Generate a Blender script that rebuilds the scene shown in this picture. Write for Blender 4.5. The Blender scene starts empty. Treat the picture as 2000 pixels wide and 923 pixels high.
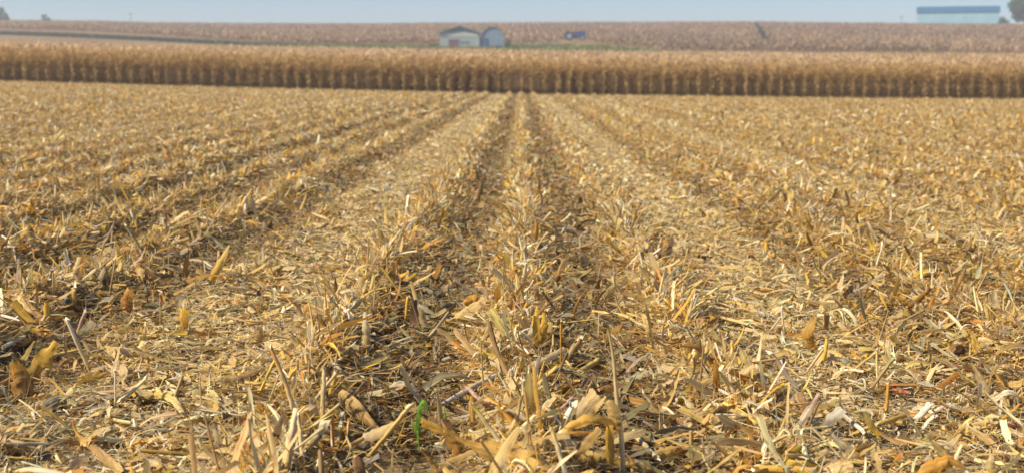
import bpy, math, random
import numpy as np
from mathutils import Matrix, Vector, Euler

random.seed(7)
RS = np.random.default_rng(7)
SC = bpy.context.scene
COL = SC.collection
R = math.radians

# ----------------------------------------------------------------- camera
FPX = 2780.0                      # focal length in pixels of the 2000 px wide photograph (50 mm on 36 mm)
PITCH = math.atan(315.5 / FPX)
YAW = math.atan(18.0 / FPX)
CAMZ = 1.21
CAM = Vector((0, 0, CAMZ))
CROT = Euler((math.pi / 2 - PITCH, 0, YAW), 'XYZ')
CMAT = CROT.to_matrix()


def ray(px, py):
    d = CMAT @ Vector(((px - 1000) / FPX, -(py - 461.5) / FPX, -1.0))
    return d / d.y                # per metre of forward distance


def at(px, py, y):
    return CAM + ray(px, py) * y


def zpy(py, y, px=1000):
    return CAMZ + ray(px, py).z * y


# ----------------------------------------------------------------- terrain
DC = 92.0                         # distance of the standing corn's edge
ROW = 0.762


def sstep(a, b, t):
    t = np.clip((t - a) / (b - a), 0, 1)
    return t * t * (3 - 2 * t)


def vnoise(x, y, seed=0):
    """cheap smooth value noise, numpy"""
    xi = np.floor(x).astype(np.int64)
    yi = np.floor(y).astype(np.int64)
    xf = x - xi
    yf = y - yi

    def h(a, b):
        n = (a * 374761393 + b * 668265263 + seed * 974634777) & 0x7fffffff
        n = ((n ^ (n >> 13)) * 1274126177) & 0x7fffffff
        return ((n ^ (n >> 16)) & 0xffff) / 65535.0
    u = xf * xf * (3 - 2 * xf)
    v = yf * yf * (3 - 2 * yf)
    return (h(xi, yi) * (1 - u) + h(xi + 1, yi) * u) * (1 - v) + (h(xi, yi + 1) * (1 - u) + h(xi + 1, yi + 1) * u) * v


RIDGE_X = np.array([-600, 0, 60, 130, 200, 300, 500, 700, 900, 1100, 1300, 1450, 1600, 1800, 2000, 2600.])
RIDGE_Y = np.array([38, 38.5, 39, 39.5, 40, 43, 44.5, 45, 43.5, 42.5, 42, 41, 43, 45, 46.5, 48.])
FOOT_Y = np.array([78, 80, 81, 82, 84, 86, 92, 95, 96, 98, 102, 103, 104, 105, 106, 108.])
RIDGE_D = 700.0
CORN_H = 2.35


def base_ground(x, y):
    x = np.asarray(x, float)
    y = np.asarray(y, float)
    yy = np.maximum(y, 1.0)
    xc = np.clip(x, -0.42 * np.maximum(yy, DC), 0.42 * np.maximum(yy, DC))
    t = np.clip((yy - DC) / 108.0, 0, 1)
    s = (DC / np.maximum(yy, DC))
    z_near = -0.0009 * np.minimum(yy, DC) * np.clip((200 - yy) / 108, 0, 1) - 0.0174 * xc * s ** 0.5 + 0.0002 * xc * xc * s ** 1.7 + 2.25 * t ** 1.25
    px = 1018 + x / yy * FPX
    zr = CAMZ + (146 - np.interp(px, RIDGE_X, RIDGE_Y)) / FPX * RIDGE_D - 2.2
    zf = CAMZ + (146 - np.interp(px, RIDGE_X, FOOT_Y)) / FPX * 340.0
    z200 = -0.0174 * xc * (DC / 200.) ** 0.5 + 0.0002 * np.clip(x, -84, 84) ** 2 * (DC / 200.) ** 1.7 + 2.25
    a = np.clip((yy - 200) / 140., 0, 1)
    b = np.clip((yy - 340) / 360., 0, 1)
    z = np.where(yy < 200, z_near, z200 * (1 - a) + zf * a)
    z = np.where(yy > 340, zf * (1 - b) + zr * b, z)
    z = np.where(yy > 700, zr - 0.00022 * (yy - 700) ** 2 * np.clip((1500 - yy) / 1500, .4, 1), z)
    return z


ROWAMP = {0: .08, 1: .07, 2: .012, 3: .06, 4: .05, 5: .05, 6: .045, 7: .045, -1: .085, -2: .015, -3: .075, -4: .08, -5: .075, -6: .06, -7: .06}


def row_coord(x, y):
    return (x - 0.035 * np.sin(y * 0.55 + 0.6) - 0.02 * np.sin(y * 1.7)) / ROW


def zones(x, y):
    """ridge (0..1), track (0..1), furrow (0..1), pile height"""
    k = row_coord(x, y)
    n = np.round(k)
    d = np.abs(k - n)
    amp = np.full_like(k, .05)
    for q, a in ROWAMP.items():
        amp = np.where(n == q, a, amp)
    ridge = np.exp(-(d / 0.18) ** 2) * amp / .08
    track = np.exp(-((np.abs(k) - 1.72) / 0.42) ** 4)
    far = np.exp(-((np.abs(np.abs(k) - 9.7)) / 0.5) ** 4)
    track = np.maximum(track, far * .7)
    track = np.maximum(track, .75 * np.exp(-((k - 4.65) / .5) ** 4))
    fur = np.exp(-((d - 0.5) / 0.2) ** 2) * (1 - track)
    deep = np.exp(-((k + 4.5) / 0.28) ** 2)
    deep2 = np.exp(-((k + 3.45) / 0.22) ** 2) * .5
    clump = vnoise(x * 2.3, y * 1.6, 3) * .6 + vnoise(x * 6, y * 4, 5) * .4
    h = ridge * .092 * (0.5 + clump) + .03 * clump - .02 * track - .018 * fur * np.where(k < 1.2, 1, .7) - .045 * deep - .012 * deep2
    return ridge, track, np.clip(fur + deep, 0, 1.3), h


def ground(x, y):
    z = base_ground(x, y)
    return z + np.where(np.asarray(y) < DC + 1, zones(np.asarray(x, float), np.asarray(y, float))[3], 0)


def gz(x, y):
    return float(ground(np.array([x]), np.array([y]))[0])


def bz(x, y):
    return float(base_ground(np.array([x]), np.array([y]))[0])


def hit(px, py, lift=0.0):
    """where the sight line through a photo point meets the ground"""
    r = ray(px, py)
    y = 1.21 / max(1e-3, -r.z)
    for _ in range(12):
        z = gz(r.x * y, y) + lift
        y = 0.5 * y + 0.5 * min(max((CAMZ - z) / max(1e-3, -r.z), 2.5), 120)
    return y


# ----------------------------------------------------------------- mesh helpers
class Geo:
    """collects quads with colour + leaf coordinates; build() links ONE mesh object"""

    def __init__(s):
        s.v, s.q, s.c, s.l, s.n = [], [], [], [], 0

    def add(s, v, q, c, l):
        s.v.append(np.asarray(v, np.float32).reshape(-1, 3))
        s.q.append(np.asarray(q, np.int32).reshape(-1, 4) + s.n)
        s.c.append(np.asarray(c, np.float32).reshape(-1, 3))
        s.l.append(np.asarray(l, np.float32).reshape(-1, 3))
        s.n += len(s.v[-1])

    def merge(s, o, M=None):
        for v, q, c, l in zip(o.v, o.q, o.c, o.l):
            pass
        V = np.concatenate(o.v)
        if M is not None:
            A = np.array(M.to_3x3())
            V = V @ A.T + np.array(M.translation)
        s.add(V, np.concatenate(o.q), np.concatenate(o.c), np.concatenate(o.l))

    def mesh(s, name, m, smooth=True):
        V = np.concatenate(s.v)
        Q = np.concatenate(s.q)
        me = bpy.data.meshes.new(name)
        me.vertices.add(len(V))
        me.vertices.foreach_set('co', V.ravel())
        me.loops.add(Q.size)
        me.loops.foreach_set('vertex_index', Q.ravel())
        me.polygons.add(len(Q))
        me.polygons.foreach_set('loop_start', np.arange(0, Q.size, 4, dtype=np.int32))
        me.polygons.foreach_set('use_smooth', np.full(len(Q), smooth))
        me.update(calc_edges=True)
        ca = me.attributes.new('tint', 'FLOAT_COLOR', 'POINT')
        C = np.concatenate(s.c)
        ca.data.foreach_set('color', np.concatenate([C, np.ones((len(C), 1), np.float32)], 1).ravel())
        la = me.attributes.new('grain', 'FLOAT_VECTOR', 'POINT')
        la.data.foreach_set('vector', np.concatenate(s.l).ravel())
        me.materials.append(m)
        return me

    def build(s, name, m, parent=None, smooth=True, origin=None):
        if origin is not None:
            s.v = [v - np.array(origin, np.float32) for v in s.v]
        o = bpy.data.objects.new(name, s.mesh(name, m, smooth))
        COL.objects.link(o)
        if parent:
            o.parent = parent
        elif origin is not None:
            o.location = origin
        return o


def tag(o, label=None, cat=None, group=None, kind=None):
    if label:
        o['label'] = label
    if cat:
        o['category'] = cat
    if group:
        o['group'] = group
    if kind:
        o['kind'] = kind
    return o


def empty(name, loc, label, cat, group=None, rz=0):
    o = bpy.data.objects.new(name, None)
    o.empty_display_size = .1
    COL.objects.link(o)
    o.location = loc
    o.rotation_euler.z = rz
    return tag(o, label, cat, group)


def ribbons(geo, pos, yaw, pitch, roll, L, W, bend, twist, fold, taper, color, S=6, K=2, rag=.15, rng=RS, start=False, jit=.0):
    """N curved strips at once. start: pos is the strip's base, else its middle"""
    N = len(L)
    s = np.linspace(0, 1, S + 1)
    th = bend[:, None] * (s[None] - (0 if start else .5)) + pitch[:, None]
    ds = L[:, None] / S
    cx = np.concatenate([np.zeros((N, 1)), np.cumsum(np.cos((th[:, 1:] + th[:, :-1]) / 2) * ds, 1)], 1)
    cz = np.concatenate([np.zeros((N, 1)), np.cumsum(np.sin((th[:, 1:] + th[:, :-1]) / 2) * ds, 1)], 1)
    if not start:
        cx -= cx.mean(1, keepdims=True)
        cz -= cz.mean(1, keepdims=True)
    T = np.stack([np.cos(th), np.zeros_like(th), np.sin(th)], -1)
    B = np.zeros_like(T)
    B[..., 1] = 1
    Nn = np.cross(T, B)
    ra = roll[:, None] + twist[:, None] * (s[None] - .5)
    X = B * np.cos(ra)[..., None] + Nn * np.sin(ra)[..., None]
    Z = np.cross(X, T)
    prof_leaf = np.clip(np.sin(np.pi * np.clip(.22 + s * .78, 0, 1)) ** .9, .04, 1)
    prof_torn = np.ones_like(s)
    w = prof_leaf[None] * taper[:, None] + prof_torn[None] * (1 - taper[:, None])
    w = w * (1 - rag + 2 * rag * rng.random((N, S + 1))) * W[:, None]
    t = np.linspace(-1, 1, K + 1)
    P = np.stack([cx, np.zeros_like(cx), cz], -1)[:, :, None, :] + X[:, :, None, :] * (w[..., None] * .5 * t)[..., None]
    cup = (np.abs(t)[None, None] ** 1.4) * w[..., None] * fold[:, None, None]
    P = P + Z[:, :, None, :] * cup[..., None]
    if jit:
        P = P + rng.normal(0, 1, P.shape) * (W * jit)[:, None, None, None]
    cy, sy = np.cos(yaw)[:, None, None], np.sin(yaw)[:, None, None]
    Q = np.stack([P[..., 0] * cy - P[..., 1] * sy, P[..., 0] * sy + P[..., 1] * cy, P[..., 2]], -1) + np.asarray(pos)[:, None, None, :]
    nv = (S + 1) * (K + 1)
    i, j = np.meshgrid(np.arange(S), np.arange(K), indexing='ij')
    a = (i * (K + 1) + j).ravel()
    quad = np.stack([a, a + 1, a + K + 2, a + K + 1], -1)
    faces = (quad[None] + (np.arange(N) * nv)[:, None, None]).reshape(-1, 4)
    rid = rng.random(N) * 50
    lu = np.broadcast_to((s[None] * L[:, None])[:, :, None], (N, S + 1, K + 1))
    lv = w[..., None] * .5 * t
    li = np.broadcast_to(rid[:, None, None], lu.shape)
    c = np.broadcast_to(color[:, None, :], (N, nv, 3))
    geo.add(Q, faces, c, np.stack([lu, lv, li], -1))


def tubes(geo, a, b, r0, r1, color, sides=6, rng=RS, cap=None, S=1, sag=None):
    """N straight or sagging rods from a to b; sides must be even; end caps in colour cap"""
    a = np.asarray(a, float).reshape(-1, 3)
    b = np.asarray(b, float).reshape(-1, 3)
    N = len(a)
    T = b - a
    L = np.linalg.norm(T, axis=1)
    T = T / np.maximum(L, 1e-6)[:, None]
    ref = np.where(np.abs(T[:, 2:3]) > .9, np.array([[1., 0, 0]]), np.array([[0, 0, 1.]]))
    X = np.cross(T, ref)
    X /= np.linalg.norm(X, axis=1)[:, None]
    Y = np.cross(T, X)
    ph = np.arange(sides) / sides * 2 * math.pi
    ring = X[:, None] * np.cos(ph)[None, :, None] + Y[:, None] * np.sin(ph)[None, :, None]
    V, Lc = [], []
    rid = rng.random(N) * 50
    for i in range(S + 1):
        f = i / S
        rr = np.asarray(r0) * (1 - f) + np.asarray(r1) * f
        c = a * (1 - f) + b * f
        if sag is not None:
            c = c + np.asarray(sag)[:, None] * np.array([[0, 0, -4 * f * (1 - f)]])
        V.append(c[:, None] + ring * np.broadcast_to(rr, (N,))[:, None, None])
        Lc.append(np.stack([np.broadcast_to((f * L)[:, None], (N, sides)), np.broadcast_to(ph[None] * .008, (N, sides)), np.broadcast_to(rid[:, None], (N, sides))], -1))
    V = np.stack(V, 1)
    Lc = np.stack(Lc, 1)
    nv = (S + 1) * sides
    fs = []
    for i in range(S):
        for j in range(sides):
            fs.append((i * sides + j, i * sides + (j + 1) % sides, (i + 1) * sides + (j + 1) % sides, (i + 1) * sides + j))
    fs = np.array(fs)
    faces = (fs[None] + (np.arange(N) * nv)[:, None, None]).reshape(-1, 4)
    color = np.broadcast_to(np.asarray(color, float).reshape(-1, 3), (N, 3))
    geo.add(V, faces, np.broadcast_to(color[:, None], (N, nv, 3)), Lc)
    cc = color * 1.25 if cap is None else np.broadcast_to(np.asarray(cap, float).reshape(-1, 3), (N, 3))
    for e, fl in ((0, True), (S, False)):
        v = V[:, e]
        f = np.array([(0, j, j + 1, (j + 2)) for j in range(1, sides - 2, 2)])
        if fl:
            f = f[:, ::-1]
        ff = (f[None] + (np.arange(N) * sides)[:, None, None]).reshape(-1, 4)
        geo.add(v, ff, np.broadcast_to(cc[:, None], (N, sides, 3)), Lc[:, e])


def box(geo, x0, x1, y0, y1, z0, z1, c=(.5, .5, .5)):
    v = [(x, y, z) for z in (z0, z1) for y in (y0, y1) for x in (x0, x1)]
    q = [(0, 2, 3, 1), (4, 5, 7, 6), (0, 1, 5, 4), (2, 6, 7, 3), (0, 4, 6, 2), (1, 3, 7, 5)]
    V = np.array([[v[i] for i in f] for f in q]).reshape(-1, 3)
    geo.add(V, np.arange(24).reshape(6, 4), np.tile(np.array(c, float), (24, 1)), V)


def A(*t):
    return np.array(t, float)


# ----------------------------------------------------------------- materials
def newmat(name):
    m = bpy.data.materials.new(name)
    m.use_nodes = True
    nt = m.node_tree
    nt.nodes.clear()
    out = nt.nodes.new('ShaderNodeOutputMaterial')
    return m, nt, out


def N(nt, t, **kw):
    n = nt.nodes.new(t)
    for k, v in kw.items():
        if k in n.inputs:
            n.inputs[k].default_value = v
        else:
            setattr(n, k, v)
    return n


def ramp(nt, src, stops):
    r = nt.nodes.new('ShaderNodeValToRGB')
    e = r.color_ramp.elements
    while len(e) < len(stops):
        e.new(.5)
    for q, (p, c) in zip(e, stops):
        q.position = p
        q.color = (c, c, c, 1) if isinstance(c, (int, float)) else (*c, 1)
    nt.links.new(src, r.inputs[0])
    return r.outputs[0]


def mul(nt, a, b, f=1.0):
    m = N(nt, 'ShaderNodeMix', data_type='RGBA', blend_type='MULTIPLY')
    m.inputs[0].default_value = f
    nt.links.new(a, m.inputs[6])
    nt.links.new(b, m.inputs[7])
    return m.outputs[2]


def mat_dry(name, transl=.3, streak=1.0, rough=.55, spots=True):
    """dry plant matter: own tint per piece, fibres along the piece, brown blotches"""
    m, nt, out = newmat(name)
    L = nt.links.new
    at_ = N(nt, 'ShaderNodeAttribute', attribute_name='tint')
    gr = N(nt, 'ShaderNodeAttribute', attribute_name='grain')
    mp = N(nt, 'ShaderNodeVectorMath', operation='MULTIPLY')
    mp.inputs[1].default_value = (6, 160, 1)
    L(gr.outputs['Vector'], mp.inputs[0])
    n1 = N(nt, 'ShaderNodeTexNoise', Scale=1.0, Detail=2.0)
    L(mp.outputs[0], n1.inputs['Vector'])
    c = mul(nt, at_.outputs['Color'], ramp(nt, n1.outputs[0], [(.3, .66), (.5, 1.05), (.7, 1.32)]), streak)
    if spots:
        mp2 = N(nt, 'ShaderNodeVectorMath', operation='MULTIPLY')
        mp2.inputs[1].default_value = (22, 60, 1.7)
        L(gr.outputs['Vector'], mp2.inputs[0])
        n2 = N(nt, 'ShaderNodeTexNoise', Scale=1.0, Detail=3.0)
        L(mp2.outputs[0], n2.inputs['Vector'])
        c = mul(nt, c, ramp(nt, n2.outputs[0], [(.26, (.46, .36, .27)), (.42, (.97, .94, .9)), (.75, (1.12, 1.12, 1.08))]), .85)
    p = N(nt, 'ShaderNodeBsdfPrincipled', Roughness=rough)
    p.inputs['Specular IOR Level'].default_value = .28
    L(c, p.inputs['Base Color'])
    b = N(nt, 'ShaderNodeBump', Strength=.35, Distance=.002)
    L(n1.outputs[0], b.inputs['Height'])
    L(b.outputs[0], p.inputs['Normal'])
    if transl:
        t = N(nt, 'ShaderNodeBsdfTranslucent')
        L(c, t.inputs['Color'])
        mx = N(nt, 'ShaderNodeMixShader')
        mx.inputs[0].default_value = transl
        L(p.outputs[0], mx.inputs[1])
        L(t.outputs[0], mx.inputs[2])
        L(mx.outputs[0], out.inputs[0])
    else:
        L(p.outputs[0], out.inputs[0])
    return m


def mat_plain(name, col, rough=.6, var=.25, scale=3.0, metal=0.0, stretch=(1, 1, 1), bump=0.0):
    m, nt, out = newmat(name)
    L = nt.links.new
    tc = N(nt, 'ShaderNodeTexCoord')
    mp = N(nt, 'ShaderNodeMapping')
    mp.inputs['Scale'].default_value = stretch
    L(tc.outputs['Object'], mp.inputs[0])
    n = N(nt, 'ShaderNodeTexNoise', Scale=scale, Detail=5.0, Roughness=.65)
    L(mp.outputs[0], n.inputs['Vector'])
    rgb = N(nt, 'ShaderNodeRGB')
    rgb.outputs[0].default_value = (*col, 1)
    c = mul(nt, rgb.outputs[0], ramp(nt, n.outputs[0], [(.3, 1 - var), (.7, 1 + var * .6)]))
    p = N(nt, 'ShaderNodeBsdfPrincipled', Roughness=rough, Metallic=metal)
    L(c, p.inputs['Base Color'])
    if bump:
        b = N(nt, 'ShaderNodeBump', Strength=bump, Distance=.05)
        L(n.outputs[0], b.inputs['Height'])
        L(b.outputs[0], p.inputs['Normal'])
    L(p.outputs[0], out.inputs[0])
    return m


M_LITTER = mat_dry('dry_corn_leaf_fibre', .28)
M_STALK = mat_dry('dry_corn_stalk_rind', 0, .8, .45)
M_GREEN = mat_dry('fresh_green_blade', .4, .35, .4, False)
M_CORN = mat_dry('standing_corn_foliage', .3, .8)
M_FAR = mat_dry('distant_corn_foliage', .2, .5, .7, False)
M_TREE = mat_dry('tree_leaf', .25, .3, .6, False)
M_BARK = mat_plain('bark', (.09, .07, .055), .9, .4, 6, stretch=(3, 3, .6), bump=.5)
M_SHEDWALL = mat_plain('weathered_pale_green_boards', (.38, .45, .42), .7, .35, 1.5, stretch=(6, 6, .5))
M_SHEDROOF = mat_plain('weathered_green_roofing', (.17, .25, .26), .6, .3, 1.2)
M_BAND = mat_plain('whitewashed_boards', (.52, .57, .50), .7, .25, 1.5, stretch=(6, 6, .5))
M_RED = mat_plain('faded_red_door', (.24, .11, .13), .7, .3, 2)
M_HUT = mat_plain('galvanised_corrugated_steel', (.24, .32, .40), .45, .25, 1.2, .35)
M_HUTEND = mat_plain('blue_grey_steel_front', (.25, .35, .43), .5, .2, 1.0, .2)
M_BLUEDOOR = mat_plain('dark_blue_opening_panel', (.045, .13, .24), .6, .3, 2)
M_LONGROOF = mat_plain('bright_blue_sheet_roof', (.006, .13, .25), .5, .18, .4, stretch=(1, 1, 1))
M_LONGWALL = mat_plain('pale_blue_sheet_wall', (.27, .51, .62), .5, .1, .4)
M_LONGDOOR = mat_plain('pale_sliding_door', (.29, .52, .63), .5, .1, .4)
M_TRIM = mat_plain('white_trim', (.7, .72, .7), .5, .1, 1)
M_TBLUE = mat_plain('tractor_blue_paint', (.015, .07, .26), .35, .2, 3)
M_TYRE = mat_plain('tyre_rubber', (.035, .04, .055), .8, .2, 6)
M_RIM = mat_plain('pale_blue_wheel_rim', (.30, .40, .52), .5, .2, 4)
M_METAL = mat_plain('dark_metal', (.10, .09, .12), .5, .2, 5, .5)
M_GLASS = mat_plain('dark_window_glass', (.03, .05, .07), .15, .1, 1)
M_POLE = mat_plain('weathered_pole_wood', (.16, .14, .13), .85, .3, 5, stretch=(4, 4, .4))


def mat_ground():
    m, nt, out = newmat('field_soil')
    L = nt.links.new
    g = N(nt, 'ShaderNodeNewGeometry')
    sx = N(nt, 'ShaderNodeSeparateXYZ')
    L(g.outputs['Position'], sx.inputs[0])
    n1 = N(nt, 'ShaderNodeTexNoise', Scale=55.0, Detail=6.0, Roughness=.75)
    L(g.outputs['Position'], n1.inputs['Vector'])
    near = ramp(nt, n1.outputs[0], [(.30, (.08, .06, .04)), (.46, (.19, .14, .08)), (.56, (.33, .24, .12)), (.70, (.48, .37, .20))])
    n2 = N(nt, 'ShaderNodeTexNoise', Scale=.06, Detail=6.0, Roughness=.6)
    L(g.outputs['Position'], n2.inputs['Vector'])
    n3 = N(nt, 'ShaderNodeTexNoise', Scale=1.5, Detail=6.0, Roughness=.7)
    L(g.outputs['Position'], n3.inputs['Vector'])
    far = ramp(nt, n2.outputs[0], [(.3, (.22, .145, .07)), (.7, (.31, .21, .105))])
    far = mul(nt, far, ramp(nt, n3.outputs[0], [(.3, .7), (.7, 1.2)]))
    st = N(nt, 'ShaderNodeMapRange')
    st.inputs[1].default_value = 205
    st.inputs[2].default_value = 250
    L(sx.outputs[1], st.inputs[0])
    mx = N(nt, 'ShaderNodeMix', data_type='RGBA')
    L(st.outputs[0], mx.inputs[0])
    L(near, mx.inputs[6])
    L(far, mx.inputs[7])
    p = N(nt, 'ShaderNodeBsdfPrincipled', Roughness=.9)
    p.inputs['Specular IOR Level'].default_value = .15
    L(mx.outputs[2], p.inputs['Base Color'])
    b = N(nt, 'ShaderNodeBump', Strength=.6, Distance=.02)
    L(n1.outputs[0], b.inputs['Height'])
    L(b.outputs[0], p.inputs['Normal'])
    L(p.outputs[0], out.inputs[0])
    return m


# ----------------------------------------------------------------- ground sheet
def build_ground():
    xs = np.concatenate([-np.geomspace(6, 600, 70)[::-1], np.linspace(-5.9, 5.9, 168), np.geomspace(6, 600, 70)])
    ys = np.concatenate([np.linspace(-40, 2, 12), np.linspace(2.3, 20, 140), np.geomspace(20.3, 100, 120), np.linspace(102, 240, 40), np.linspace(246, 700, 70), np.linspace(712, 950, 30)])
    X, Y = np.meshgrid(xs, ys)
    Z = ground(X, Y)
    # soften the microrelief where the mesh is too coarse to carry it
    Zb = base_ground(X, Y)
    f = 1 - sstep(5, 9, np.abs(X)) * .9
    Z = Zb + (Z - Zb) * f - .012
    Z = Z - sstep(80, 100, Y) * 0.0
    V = np.stack([X, Y, Z], -1)
    ny, nx = X.shape
    i, j = np.meshgrid(np.arange(ny - 1), np.arange(nx - 1), indexing='ij')
    a = (i * nx + j).ravel()
    Q = np.stack([a, a + 1, a + nx + 1, a + nx], -1)
    ge = Geo()
    ge.add(V, Q, np.zeros((ny * nx, 3)), np.zeros((ny * nx, 3)))
    o = ge.build('ground', mat_ground())
    tag(o, kind='structure')


build_ground()

# ----------------------------------------------------------------- litter
CREAM = (.70, .57, .30)
PALE = (.74, .65, .43)
WHITE = (.74, .68, .52)
TAN = (.55, .385, .155)
STRAW = (.64, .46, .155)
GOLD = (.66, .41, .06)
ORANGE = (.52, .27, .055)
BROWN = (.33, .20, .075)
DARK = (.19, .12, .055)
GREY = (.41, .34, .22)
OLIVE = (.30, .265, .12)
BLUEGREY = (.50, .47, .38)
PAL = np.array([CREAM, PALE, WHITE, TAN, STRAW, GOLD, ORANGE, BROWN, DARK, GREY, OLIVE, BLUEGREY])
#                 CREAM PALE WHITE TAN STRAW GOLD ORANGE BROWN DARK GREY OLIVE BLUEGREY
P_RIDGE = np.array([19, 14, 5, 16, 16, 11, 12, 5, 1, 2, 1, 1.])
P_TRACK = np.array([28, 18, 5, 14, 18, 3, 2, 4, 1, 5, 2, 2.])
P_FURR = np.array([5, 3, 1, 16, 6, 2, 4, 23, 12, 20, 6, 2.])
P_FLAT = np.array([13, 6, 2, 23, 17, 9, 13, 11, 2, 4, 2, .5])


def pick_colors(x, y, rng):
    ridge, track, fur, h = zones(x, y)
    k = row_coord(x, y)
    right = sstep(1.0, 3.0, k)
    wr = np.clip(ridge, 0, 1)
    wt = np.clip(track, 0, 1)
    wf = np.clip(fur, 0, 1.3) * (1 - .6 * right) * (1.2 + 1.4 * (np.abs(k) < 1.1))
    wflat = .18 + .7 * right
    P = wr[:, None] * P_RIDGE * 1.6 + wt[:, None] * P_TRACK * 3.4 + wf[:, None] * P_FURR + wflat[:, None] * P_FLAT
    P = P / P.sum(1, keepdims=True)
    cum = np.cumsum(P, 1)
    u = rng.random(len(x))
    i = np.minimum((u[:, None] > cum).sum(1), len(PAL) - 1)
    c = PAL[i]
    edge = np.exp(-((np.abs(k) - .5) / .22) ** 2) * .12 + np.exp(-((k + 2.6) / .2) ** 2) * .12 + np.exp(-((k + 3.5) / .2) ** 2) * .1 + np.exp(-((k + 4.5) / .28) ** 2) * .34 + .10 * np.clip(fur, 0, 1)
    row_tone = 1 + .13 * np.clip(ridge, 0, 1.2) + .09 * track - edge   # paler on the rows and tracks; furrow shade painted into the litter tint
    j = np.clip(1 + rng.normal(0, .13, (len(x), 1)), .6, 1.4) * row_tone[:, None]
    return np.clip(c * j * np.clip(1 + rng.normal(0, .04, (len(x), 3)), .8, 1.2), .02, .82)


def scatter_xy(y0, y1, dens, rng, lo=.40, pad=1.1):
    """dens(y) pieces per square metre in the part of the field the picture and a step beside it can see"""
    out = []
    edges = np.geomspace(y0, y1, 24)
    for a, b in zip(edges[:-1], edges[1:]):
        hw = lo * b + pad
        n = int(dens((a + b) / 2) * (b - a) * 2 * hw)
        out.append(np.stack([rng.uniform(-hw, hw, n), rng.uniform(a, b, n)], 1))
    return np.concatenate(out)


def litter_leaves(geo, xy, rng, Lr, Wr, S, K, up=.10, lift=(0, .03), scale=None):
    x, y = xy[:, 0], xy[:, 1]
    n = len(x)
    ridge, track, fur, h = zones(x, y)
    z = base_ground(x, y) + h
    L = np.exp(rng.uniform(math.log(Lr[0]), math.log(Lr[1]), n)) * (1 - .25 * track)
    W = np.exp(rng.uniform(math.log(Wr[0]), math.log(Wr[1]), n))
    W = np.minimum(W, L * .45)
    if scale is not None:
        L, W = L * scale, W * scale
    spread = .20 + .18 * np.clip(ridge, 0, 1) - .06 * track
    pitch = rng.normal(0, 1, n) * spread
    upr = rng.random(n) < up * (.3 + 1.3 * np.clip(ridge, 0, 1.2)) * (1 - .85 * track)
    pitch = np.where(upr, rng.uniform(.35, 1.2, n) * np.sign(rng.normal(0, 1, n)), pitch)
    roll = rng.normal(0, .35, n) * (1 - .4 * track)
    roll = np.where(rng.random(n) < .15, rng.uniform(-1.4, 1.4, n), roll)
    bend = rng.normal(0, .65, n)
    bend = np.where(rng.random(n) < .10 + .25 * (W < .012), rng.uniform(1.2, 3.2, n) * np.sign(rng.normal(0, 1, n)), bend)
    twist = rng.normal(0, .8, n)
    fold = rng.normal(.12, .28, n)
    taper = (rng.random(n) < .72) * rng.uniform(.6, 1, n)
    yaw = rng.uniform(0, 2 * math.pi, n)
    zz = z + rng.uniform(lift[0], lift[1], n) + np.abs(np.sin(pitch)) * L * .36
    geo_pos = np.stack([x, y, zz], 1)
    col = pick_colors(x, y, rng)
    if S == 8:      # the broad leaves are duller than the chopped husk
        col = np.where((W > .02)[:, None], np.minimum(col * .9, np.array([[.62, .47, .23]])), col)
    ribbons(geo, geo_pos, yaw, pitch, roll, L, W, bend, twist, fold, taper, col, S, K, .2, rng, jit=.06)


def litter_sticks(geo, xy, rng, Lr, Rr, sides, up=.12, scale=None):
    x, y = xy[:, 0], xy[:, 1]
    n = len(x)
    ridge, track, fur, h = zones(x, y)
    z = base_ground(x, y) + h
    L = np.exp(rng.uniform(math.log(Lr[0]), math.log(Lr[1]), n))
    r = np.exp(rng.uniform(math.log(Rr[0]), math.log(Rr[1]), n))
    if scale is not None:
        L, r = L * scale, r * scale
    pitch = np.abs(rng.normal(0, .15, n)) * (1 - .6 * track)
    upr = rng.random(n) < up * (.3 + 1.6 * np.clip(ridge, 0, 1.2)) * (1 - .85 * track)
    pitch = np.where(upr, rng.uniform(.5, 1.5, n), pitch)
    yaw = rng.uniform(0, 2 * math.pi, n)
    d = np.stack([np.cos(yaw) * np.cos(pitch), np.sin(yaw) * np.cos(pitch), np.sin(pitch)], 1) * L[:, None]
    a = np.stack([x, y, z + r + rng.uniform(-.005, .025, n)], 1) - d * np.where(upr, .1, .3)[:, None]
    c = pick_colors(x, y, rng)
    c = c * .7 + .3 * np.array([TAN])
    tubes(geo, a, a + d, r, r * rng.uniform(.6, 1, n), c, sides, rng, cap=np.clip(c * .4 + .6 * np.array(PALE), 0, .8))


QUALITY = 1.0


# ----------------------------------------------------------------- single leaves, husks and stalks one can pick out
def smooth_path(P, n):
    P = np.array(P, float)
    if len(P) == 2:
        f = np.linspace(0, 1, n)[:, None]
        return P[0] * (1 - f) + P[1] * f
    Q = np.concatenate([[2 * P[0] - P[1]], P, [2 * P[-1] - P[-2]]])
    out = []
    for t in np.linspace(0, len(P) - 1 - 1e-6, n):
        i = int(t)
        f = t - i
        a, b, c, d = Q[i:i + 4]
        out.append(.5 * (2 * b + (c - a) * f + (2 * a - 5 * b + 4 * c - d) * f * f + (3 * b - a - 3 * c + d) * f ** 3))
    return np.array(out)


def world_path(pts, mode, lift, anchor=None):
    """photo points -> places in the field: 'lie' rests every point on the litter, 'up' rises from its first point,
    'span' stands on both ends"""
    if mode == 'lie':
        return [np.array(at(p[0], p[1], hit(p[0], p[1], lift))) for p in pts]
    y0 = hit(*(anchor or pts[0][:2]), .03)
    out = []
    for i, p in enumerate(pts):
        dy = p[2] if len(p) > 2 else 0
        if mode == 'span':
            y1 = hit(pts[-1][0], pts[-1][1], .0)
            yy = y0 + (y1 - y0) * i / (len(pts) - 1)
        else:
            yy = y0 + dy
        out.append(np.array(at(p[0], p[1], yy)))
    return out


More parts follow.
